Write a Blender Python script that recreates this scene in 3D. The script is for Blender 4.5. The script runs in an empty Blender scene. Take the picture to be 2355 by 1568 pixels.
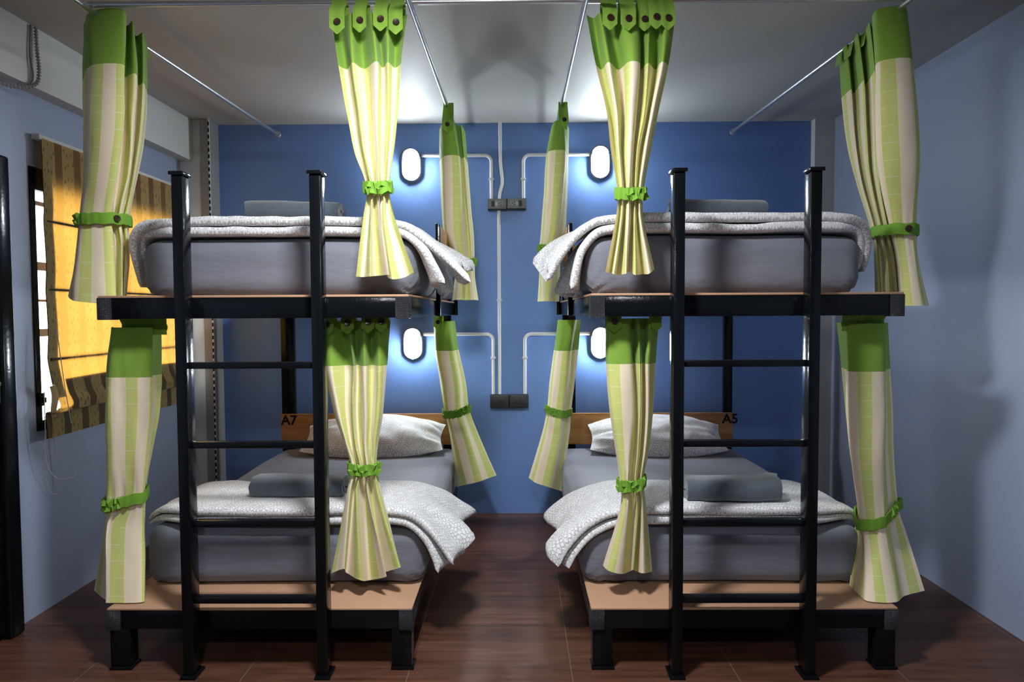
import bpy, bmesh, math, random
from mathutils import Vector, Matrix, noise
random.seed(7)
PI = math.pi
scn = bpy.context.scene
COL = scn.collection

# ------------------------------------------------------------------ camera
cam_d = bpy.data.cameras.new('camera'); cam = bpy.data.objects.new('camera', cam_d); COL.objects.link(cam)
cam_d.sensor_width = 36.0; cam_d.sensor_fit = 'HORIZONTAL'; cam_d.lens = 1570.0/2355*36
cam_d.clip_start = .05
_p, _y, _r = math.radians(2.41), math.radians(.46), math.radians(.27)
_f = Vector((-math.sin(_y)*math.cos(_p), math.cos(_y)*math.cos(_p), -math.sin(_p)))
_rt = Vector((math.cos(_y), math.sin(_y), 0)); _u = _rt.cross(_f)
_r2 = _rt*math.cos(_r)-_u*math.sin(_r); _u2 = _rt*math.sin(_r)+_u*math.cos(_r)
cam.matrix_world = Matrix(((_r2.x,_u2.x,-_f.x,0),(_r2.y,_u2.y,-_f.y,0),(_r2.z,_u2.z,-_f.z,1.368),(0,0,0,1)))
scn.camera = cam

# ------------------------------------------------------------------ exposure, daylight
vs = scn.view_settings
vs.view_transform = 'Standard'; vs.look = 'None'; vs.exposure = 0.1; vs.gamma = 1.0; vs.use_curve_mapping = False
KEY_POWER = 64.0        # ceiling lamp over the foot of the beds, watts
REAR_POWER = 34.0       # second ceiling lamp, behind the viewpoint
LENS_GLOW = 200.0        # emission of the four bulkhead lamps
SKY = 5.2
wd = bpy.data.worlds.new('daylight'); scn.world = wd; wd.use_nodes = True
bg = wd.node_tree.nodes['Background']; bg.inputs[0].default_value = (.92,.95,1,1); bg.inputs[1].default_value = SKY

# room extents
XL, XR, YB, YF, ZC = -2.19, 2.085, 4.60, -3.4, 2.626
WY0, WY1, WZ0, WZ1 = 3.07, 4.36, .837, 2.035       # window opening in the left wall

# ------------------------------------------------------------------ materials
def mat(name, col, rough=.6, spec=.4, metal=0, coat=0):
    m = bpy.data.materials.new(name); m.use_nodes = True
    b = m.node_tree.nodes['Principled BSDF']
    b.inputs['Base Color'].default_value = (*col, 1); b.inputs['Roughness'].default_value = rough
    b.inputs['Specular IOR Level'].default_value = spec; b.inputs['Metallic'].default_value = metal
    b.inputs['Coat Weight'].default_value = coat
    return m
class N:
    """little node-graph helper"""
    def __init__(s, m): s.t = m.node_tree; s.b = m.node_tree.nodes['Principled BSDF']; s.out = m.node_tree.nodes['Material Output']
    def n(s, kind, **k):
        o = s.t.nodes.new(kind)
        for a, v in k.items():
            if a.startswith('i_'):
                key = a[2:]; key = int(key) if key.isdigit() else key.replace('_', ' ')
                if hasattr(v, 'node'): s.t.links.new(v, o.inputs[key])
                else: o.inputs[key].default_value = v
            else: setattr(o, a, v)
        return o
    def l(s, a, b): s.t.links.new(a, b)
    def math(s, op, a, b=0.0, c=0.0): return s.n('ShaderNodeMath', operation=op, i_0=a, i_1=b, i_2=c).outputs[0]
    def mix(s, f, a, b, blend='MIX'):
        o = s.n('ShaderNodeMix', data_type='RGBA', blend_type=blend)
        for i, v in ((0, f), (6, a), (7, b)):
            if hasattr(v, 'node'): s.l(v, o.inputs[i])
            else: o.inputs[i].default_value = v if i == 0 else ((*v, 1) if len(v) == 3 else v)
        return o.outputs[2]
    def ramp(s, f, stops, interp='LINEAR'):
        o = s.n('ShaderNodeValToRGB'); r = o.color_ramp; r.interpolation = interp
        while len(r.elements) < len(stops): r.elements.new(.5)
        for e, (p, c) in zip(r.elements, stops): e.position = p; e.color = (*c, 1)
        s.l(f, o.inputs[0]); return o.outputs[0]
    def bump(s, h, strength=.2, dist=.01):
        o = s.n('ShaderNodeBump', i_Height=h, i_Strength=strength, i_Distance=dist); s.l(o.outputs[0], s.b.inputs['Normal']); return o
    def obj(s): return s.n('ShaderNodeTexCoord').outputs['Object']
    def noise(s, scale, vec=None, detail=3, rough=.55):
        o = s.n('ShaderNodeTexNoise', i_Scale=scale, i_Detail=detail, i_Roughness=rough); s.l(vec or s.obj(), o.inputs['Vector']); return o.outputs[0]

def plaster(name, col, var=.10, rough=.55):
    m = mat(name, col, rough, .35); g = N(m)
    f = g.noise(1.3, detail=4); c = g.mix(f, tuple(v*(1-var) for v in col), tuple(min(1, v*(1+var)) for v in col))
    g.l(c, g.b.inputs['Base Color']); g.bump(g.noise(38, detail=5), .10, .006); return m
M = {}
M['blue'] = plaster('blue wall paint', (.165,.295,.66), .05, .5)
M['lavender'] = plaster('pale lavender wall paint', (.31,.365,.50), .05, .5)
M['rear'] = plaster('rear wall paint darkened against bounce', (.16,.18,.25), .05, .5)  # unseen wall behind the camera, darkened to cut bounced light
M['ceil'] = plaster('ceiling paint', (.43,.425,.41), .04, .6)
M['white'] = plaster('white paint', (.66,.65,.63), .04, .6)
M['pvc'] = mat('white pvc', (.72,.72,.74), .4)
M['steel'] = mat('galvanised steel', (.55,.57,.60), .32, .5, .85)
def black_paint():
    m = mat('black gloss paint', (.004,.005,.0065), .16, .22, 0, 0); g = N(m); g.bump(g.noise(55, detail=2), .12, .004); return m
M['black'] = black_paint()
M['blackplastic'] = mat('black plastic', (.016,.017,.02), .45)
M['void'] = mat('black hole plastic', (.004,.004,.004), .7)
M['socketlit'] = mat('socket plate painted as lit', (.16,.17,.175), .35, .5, .3)  # upper pair: lamp light put into the plate colour
M['socketshaded'] = mat('socket plate painted as shaded', (.035,.037,.042), .4)  # lower pair: same plates with shade put into the colour
def cap_mat():
    m = mat('chequered black cap', (.02,.022,.026), .35); g = N(m)
    v = g.n('ShaderNodeMapping', i_Rotation=(0,0,0), i_Scale=(1,1,1)); g.l(g.obj(), v.inputs[0])
    s = g.n('ShaderNodeSeparateXYZ'); g.l(v.outputs[0], s.inputs[0])
    a = g.math('ADD', s.outputs[0], s.outputs[2]); b = g.math('SUBTRACT', s.outputs[0], s.outputs[2])
    w = g.math('MULTIPLY', g.math('SINE', g.math('MULTIPLY', a, 700)), g.math('SINE', g.math('MULTIPLY', b, 700)))
    g.bump(w, .8, .002); g.l(g.mix(g.math('GREATER_THAN', w, .1), (.012,.013,.016), (.04,.043,.05)), g.b.inputs['Base Color']); return m
M['cap'] = cap_mat()
def ply():
    m = mat('pale plywood', (.56,.34,.21), .5); g = N(m)
    g.l(g.mix(g.noise(9, detail=5), (.40,.225,.135), (.49,.295,.185)), g.b.inputs['Base Color']); return m
M['ply'] = ply()
def headwood():
    m = mat('amber wood board', (.42,.21,.075), .4, .4, 0, .15); g = N(m)
    mp = g.n('ShaderNodeMapping', i_Scale=(1.2,6,9)); g.l(g.obj(), mp.inputs[0])
    f = g.noise(3.2, mp.outputs[0], 6, .6)
    g.l(g.ramp(f, [(.3,(.26,.115,.035)),(.5,(.43,.21,.07)),(.72,(.55,.29,.11))]), g.b.inputs['Base Color']); return m
M['headwood'] = headwood()
def floor_mat():
    m = mat('dark wood look floor', (.1,.045,.03), .34, .32); g = N(m)
    mp = g.n('ShaderNodeMapping', i_Location=(.42,.05,0)); g.l(g.obj(), mp.inputs[0])
    br = g.n('ShaderNodeTexBrick', offset=.5, squash=1); g.l(mp.outputs[0], br.inputs[0])
    for k, v in (('Scale',1.0),('Mortar Size',.0016),('Mortar Smooth',.2),('Brick Width',.62),('Row Height',.62)): br.inputs[k].default_value = v
    br.offset = 0
    br.inputs['Color1'].default_value = (0,0,0,1); br.inputs['Color2'].default_value = (1,1,1,1); br.inputs['Mortar'].default_value = (.5,.5,.5,1)
    # grain runs along x, with narrow planks printed on each tile
    gm = g.n('ShaderNodeMapping', i_Scale=(1.6,14,1)); g.l(g.obj(), gm.inputs[0])
    grain = g.noise(2.4, gm.outputs[0], 7, .62)
    sp = g.n('ShaderNodeSeparateXYZ'); g.l(g.obj(), sp.inputs[0])
    pl = g.math('FLOOR', g.math('MULTIPLY', sp.outputs[1], 6.45))
    pv = g.n('ShaderNodeTexWhiteNoise', noise_dimensions='1D'); g.l(pl, pv.inputs['W'])
    f = g.math('ADD', g.math('MULTIPLY', grain, .8), g.math('MULTIPLY', pv.outputs[0], .16))
    c = g.ramp(f, [(.22,(.036,.015,.009)),(.45,(.086,.036,.022)),(.62,(.125,.055,.034)),(.8,(.165,.078,.050))])
    c2 = g.mix(br.outputs['Fac'], c, (.17,.115,.09))
    g.l(c2, g.b.inputs['Base Color']); g.bump(g.math('SUBTRACT', grain, g.math('MULTIPLY', br.outputs['Fac'], 1.5)), .10, .004)
    g.l(g.math('MULTIPLY_ADD', grain, .25, .24), g.b.inputs['Roughness']); return m
M['floor'] = floor_mat()

def fabric(name, col, transl=.22, weave=900):
    m = mat(name, col, .85, .15); m.node_tree.nodes['Principled BSDF'].inputs['Sheen Weight'].default_value = .15
    g = N(m); return m, g
def finish_cloth(g, colsock, transl, tint=None):
    """mix the principled cloth with a translucent lobe of the same dye"""
    tr = g.n('ShaderNodeBsdfTranslucent')
    if hasattr(colsock, 'node'): g.l(colsock, g.b.inputs['Base Color']); g.l(colsock, tr.inputs[0])
    else: tr.inputs[0].default_value = (*colsock, 1)
    if tint: tr.inputs[0].default_value = (*tint, 1) if not hasattr(colsock, 'node') else tr.inputs[0].default_value
    mx = g.n('ShaderNodeMixShader', i_0=transl); g.l(g.b.outputs[0], mx.inputs[1]); g.l(tr.outputs[0], mx.inputs[2]); g.l(mx.outputs[0], g.out.inputs[0])
def curtain_mat():
    m, g = fabric('striped curtain cloth', (.7,.65,.5))
    uv = g.n('ShaderNodeUVMap'); s = g.n('ShaderNodeSeparateXYZ'); g.l(uv.outputs[0], s.inputs[0])
    t = g.math('FRACT', g.math('DIVIDE', s.outputs[0], .110))
    cr, pa, gr, ye = (.88,.75,.57), (.86,.80,.48), (.64,.68,.23), (.72,.73,.30)
    c = g.ramp(t, [(0,cr),(.43,pa),(.48,gr),(.95,pa)], 'CONSTANT')
    # raised slub threads every few centimetres
    wob = g.math('MULTIPLY', g.noise(7, uv.outputs[0], 2), .012)
    v = g.math('FRACT', g.math('DIVIDE', g.math('ADD', s.outputs[1], wob), .062))
    line = g.math('LESS_THAN', g.math('ABSOLUTE', g.math('SUBTRACT', v, .5)), .028)
    blot = g.math('GREATER_THAN', g.noise(26, uv.outputs[0], 2), .40)
    line = g.math('MULTIPLY', line, blot)
    c = g.mix(g.math('MULTIPLY', line, .42), c, (.88,.84,.64))
    mp = g.n('ShaderNodeMapping', i_Scale=(900,60,1)); g.l(uv.outputs[0], mp.inputs[0])
    mq = g.n('ShaderNodeMapping', i_Scale=(25,25,1)); g.l(uv.outputs[0], mq.inputs[0])
    h = g.math('ADD', g.math('MULTIPLY', line, 1.0), g.math('MULTIPLY', g.noise(1, mq.outputs[0], 3), .9))
    g.bump(h, .3, .003); finish_cloth(g, c, .12); return m
M['curtain'] = curtain_mat()
def green_mat():
    m, g = fabric('green cotton', (.16,.36,.03)); c = g.mix(g.noise(60), (.19,.35,.04), (.25,.42,.065))
    g.bump(g.noise(30, detail=3), .25, .004); finish_cloth(g, c, .08); return m
M['green'] = green_mat()
M['greentie'] = mat('green tie cotton', (.16,.34,.035), .8, .2)
def button_mat():
    m = mat('brown coconut button', (.03,.014,.008), .28, .5); return m
M['button'] = button_mat()
def sheet_mat():
    m, g = fabric('grey sheet', (.15,.155,.18)); 
    c = g.mix(g.noise(4, detail=3), (.155,.165,.205), (.185,.195,.235)); g.l(c, g.b.inputs['Base Color'])
    mp = g.n('ShaderNodeMapping', i_Scale=(3,3,9)); g.l(g.obj(), mp.inputs[0])
    g.bump(g.noise(2.2, mp.outputs[0], 4, .5), .35, .02); g.b.inputs['Roughness'].default_value = .6; return m
M['sheet'] = sheet_mat()
def ring_mat():
    m, g = fabric('white cloth with grey ring print', (.74,.75,.78))
    uv = g.n('ShaderNodeUVMap')
    fac = None
    for off in ((0,0,0),(.37,.61,0)):
        mp = g.n('ShaderNodeMapping', i_Location=off, i_Scale=(52,52,52)); g.l(uv.outputs[0], mp.inputs[0])
        vo = g.n('ShaderNodeTexVoronoi', voronoi_dimensions='2D', i_Scale=1.0, i_Randomness=.75); g.l(mp.outputs[0], vo.inputs['Vector'])
        d = g.math('ABSOLUTE', g.math('SUBTRACT', vo.outputs['Distance'], .40))
        r = g.math('LESS_THAN', d, .055); fac = r if fac is None else g.math('MAXIMUM', fac, r)
    c = g.mix(g.math('MULTIPLY', fac, .75), (.77,.78,.80), (.30,.30,.32)); g.l(c, g.b.inputs['Base Color'])
    g.bump(g.noise(9, detail=4), .35, .012); return m
M['ring'] = ring_mat()
def towel_mat():
    m, g = fabric('slate grey terry', (.085,.105,.135)); g.b.inputs['Sheen Weight'].default_value = .5
    c = g.mix(g.noise(45, detail=4), (.06,.078,.105), (.115,.14,.175)); g.l(c, g.b.inputs['Base Color'])
    g.bump(g.noise(420, detail=2), .7, .004); return m
M['towel'] = towel_mat()
def blind_mat():
    m, g = fabric('gold blind cloth with olive stripes', (.4,.3,.12))
    uv = g.n('ShaderNodeUVMap'); s = g.n('ShaderNodeSeparateXYZ'); g.l(uv.outputs[0], s.inputs[0])
    t = g.math('FRACT', g.math('DIVIDE', s.outputs[0], .135))
    st = g.math('GREATER_THAN', t, .62)
    mp = g.n('ShaderNodeMapping', i_Scale=(22,11,1)); g.l(uv.outputs[0], mp.inputs[0])
    vo = g.n('ShaderNodeTexVoronoi', voronoi_dimensions='2D', i_Scale=1.6, i_Randomness=.7); g.l(mp.outputs[0], vo.inputs['Vector'])
    wv = g.noise(3.0, mp.outputs[0], 3)
    sprig = g.math('LESS_THAN', g.math('ADD', vo.outputs['Distance'], g.math('MULTIPLY', wv, .5)), .42)
    sprig = g.math('MULTIPLY', sprig, g.math('SUBTRACT', 1.0, st))
    front = g.mix(st, (.56,.44,.20), (.15,.13,.075)); front = g.mix(g.math('MULTIPLY', sprig, .7), front, (.12,.10,.055))
    back = g.mix(g.math('MULTIPLY', st, .18), (.92,.43,.065), (.84,.35,.05)); back = g.mix(g.math('MULTIPLY', sprig, .35), back, (.5,.25,.06))
    g.l(front, g.b.inputs['Base Color']); tr = g.n('ShaderNodeBsdfTranslucent'); g.l(back, tr.inputs[0])
    mx = g.n('ShaderNodeMixShader', i_0=.5); g.l(g.b.outputs[0], mx.inputs[1]); g.l(tr.outputs[0], mx.inputs[2]); g.l(mx.outputs[0], g.out.inputs[0])
    g.bump(g.noise(14, detail=3), .2, .006); return m
M['blind'] = blind_mat()
M['blinddark'] = mat('olive pocket cloth', (.05,.04,.02), .85)
M['cord'] = mat('white cord', (.62,.60,.56), .6)
def emit(name, col, st):
    m = bpy.data.materials.new(name); m.use_nodes = True; t = m.node_tree; t.nodes.remove(t.nodes['Principled BSDF'])
    e = t.nodes.new('ShaderNodeEmission'); e.inputs[0].default_value = (*col,1); e.inputs[1].default_value = st
    t.links.new(e.outputs[0], t.nodes['Material Output'].inputs[0]); return m
M['lens'] = emit('lit lamp lens', (.86,.95,1.0), LENS_GLOW)
M['diffuser'] = emit('lit ceiling diffuser', (.95,.98,1.0), 6.0)
M['lampgrey'] = mat('grey lamp casting', (.20,.22,.24), .4)
M['lampwhite'] = mat('grey lamp louvre', (.10,.11,.125), .4)
M['hood'] = mat('dark lamp hood', (.06,.065,.075), .4)
def glass():
    m = bpy.data.materials.new('window glass'); m.use_nodes = True; t = m.node_tree; t.nodes.remove(t.nodes['Principled BSDF'])
    a = t.nodes.new('ShaderNodeBsdfTransparent'); a.inputs[0].default_value = (.93,.95,.95,1)
    b = t.nodes.new('ShaderNodeBsdfGlossy'); b.inputs['Roughness'].default_value = .02
    x = t.nodes.new('ShaderNodeMixShader'); x.inputs[0].default_value = .06; t.links.new(a.outputs[0], x.inputs[1]); t.links.new(b.outputs[0], x.inputs[2])
    t.links.new(x.outputs[0], t.nodes['Material Output'].inputs[0]); return m
M['glass'] = glass()
M['redbrown'] = mat('red brown painted bar', (.22,.09,.06), .5)
M['bristle'] = mat('dark bristle strip', (.03,.03,.03), .8)

# ------------------------------------------------------------------ mesh helpers
class MB:
    def __init__(s): s.v = []; s.f = []; s.uv = {}
    def add(s, vs, fs, uvs=None):
        b = len(s.v); s.v += [tuple(v) for v in vs]
        for i, f in enumerate(fs): s.f.append(tuple(b+k for k in f))
        if uvs:
            for i, u in enumerate(uvs): s.uv[b+i] = u
        return s
    def box(s, x0, x1, y0, y1, z0, z1):
        return s.add([(x0,y0,z0),(x1,y0,z0),(x1,y1,z0),(x0,y1,z0),(x0,y0,z1),(x1,y0,z1),(x1,y1,z1),(x0,y1,z1)],
                     [(3,2,1,0),(4,5,6,7),(0,1,5,4),(1,2,6,5),(2,3,7,6),(3,0,4,7)])
    def bbox(s, x0, x1, y0, y1, z0, z1, r=.004, seg=2):
        bm = bmesh.new(); bmesh.ops.create_cube(bm, size=1)
        for v in bm.verts: v.co = Vector(((x0+x1)/2+v.co.x*(x1-x0), (y0+y1)/2+v.co.y*(y1-y0), (z0+z1)/2+v.co.z*(z1-z0)))
        bmesh.ops.bevel(bm, geom=bm.edges[:], offset=r, segments=seg, profile=.5, affect='EDGES')
        bm.verts.index_update(); s.add([v.co[:] for v in bm.verts], [[v.index for v in f.verts] for f in bm.faces]); bm.free(); return s
    def tube(s, pts, r, n=12, cap=True):
        pts = [Vector(p) for p in pts]; rows = []; prev = None
        for i, p in enumerate(pts):
            d = (pts[min(i+1,len(pts)-1)]-pts[max(i-1,0)]).normalized()
            if prev is None: a = d.orthogonal().normalized()
            else: a = (prev-d*prev.dot(d)).normalized()
            prev = a; b = d.cross(a); rr = r[i] if isinstance(r, (list, tuple)) else r
            rows.append([p+a*rr*math.cos(2*PI*k/n)+b*rr*math.sin(2*PI*k/n) for k in range(n)])
        vs = [v for row in rows for v in row]; fs = []
        for i in range(len(rows)-1):
            for k in range(n): fs.append((i*n+k, i*n+(k+1)%n, (i+1)*n+(k+1)%n, (i+1)*n+k))
        if cap: fs.append(tuple(range(n))[::-1]); fs.append(tuple((len(rows)-1)*n+k for k in range(n)))
        return s.add(vs, fs)
    def grid(s, P, uv=None, closed=False):
        """P[i][j] points"""
        n = len(P); m = len(P[0]); vs = [p for r in P for p in r]; fs = []
        for i in range(n-1):
            for j in range(m if closed else m-1):
                j2 = (j+1) % m; fs.append((i*m+j, i*m+j2, (i+1)*m+j2, (i+1)*m+j))
        return s.add(vs, fs, [u for r in uv for u in r] if uv else None)
    def build(s, name, m, root=None, parent=None, smooth=True, angle=40):
        o0 = root.location if root is not None else Vector((0,0,0))
        me = bpy.data.meshes.new(name); me.from_pydata([(v[0]-o0.x, v[1]-o0.y, v[2]-o0.z) for v in s.v], [], s.f); me.update()
        if s.uv:
            lay = me.uv_layers.new(name='UVMap')
            for lp in me.loops: lay.data[lp.index].uv = s.uv.get(lp.vertex_index, (0,0))
        bm = bmesh.new(); bm.from_mesh(me); bmesh.ops.recalc_face_normals(bm, faces=bm.faces[:]); bm.to_mesh(me); bm.free()
        if smooth:
            for p in me.polygons: p.use_smooth = True
            me.set_sharp_from_angle(angle=math.radians(angle))
        me.materials.append(m)
        o = bpy.data.objects.new(name, me); COL.objects.link(o)
        if parent is not None: o.parent = parent
        elif root is not None: o.parent = root
        return o
def tag(o, label=None, cat=None, group=None, kind=None):
    if label: o['label'] = label
    if cat: o['category'] = cat
    if group: o['group'] = group
    if kind: o['kind'] = kind
    return o
def thing(name, loc, label, cat, group=None):
    o = bpy.data.objects.new(name, None); COL.objects.link(o); o.location = loc; o.empty_display_size = .1
    return tag(o, label, cat, group)
def struct(name, mb, m, smooth=False, parent=None):
    o = mb.build(name, m, smooth=smooth, parent=parent)
    if parent is None: o['kind'] = 'structure'
    return o
def disc(mb, c, nrm, r, h, n=20, dome=0):
    """short cylinder centred at c, axis nrm"""
    nrm = Vector(nrm).normalized(); a = nrm.orthogonal().normalized(); b = nrm.cross(a); c = Vector(c)
    prof = [(r, -h/2), (r, h/2*.4), (r*.86, h/2), (r*.4, h/2*.75+dome)]
    rows = [[c+a*rr*math.cos(2*PI*k/n)+b*rr*math.sin(2*PI*k/n)+nrm*hh for k in range(n)] for rr, hh in prof]
    vs = [v for row in rows for v in row]; fs = [(i*n+k, i*n+(k+1)%n, (i+1)*n+(k+1)%n, (i+1)*n+k) for i in range(len(rows)-1) for k in range(n)]
    fs += [tuple(range(n))[::-1], tuple((len(rows)-1)*n+k for k in range(n))]
    return mb.add(vs, fs)
def spline(pts, n):
    """Catmull-Rom through pts (tuples), n samples, roughly uniform per segment"""
    P = [Vector(p) for p in pts]; L = [0]
    for a, b in zip(P, P[1:]): L.append(L[-1]+max((b-a).length, 1e-6))
    out = []
    for k in range(n):
        t = L[-1]*k/(n-1); i = 0
        while i < len(P)-2 and t > L[i+1]: i += 1
        u = (t-L[i])/(L[i+1]-L[i]); p0 = P[max(i-1,0)]; p1 = P[i]; p2 = P[i+1]; p3 = P[min(i+2,len(P)-1)]
        h = L[i+1]-L[i]
        m1 = (p2-p0)/((L[i+1]-L[max(i-1,0)]) or 1)*h; m2 = (p3-p1)/((L[min(i+2,len(P)-1)]-L[i]) or 1)*h
        u2 = u*u; u3 = u2*u
        out.append(p1*(2*u3-3*u2+1)+m1*(u3-2*u2+u)+p2*(-2*u3+3*u2)+m2*(u3-u2))
    return out
def nz(x, y, z): return noise.noise(Vector((x, y, z)))

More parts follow.
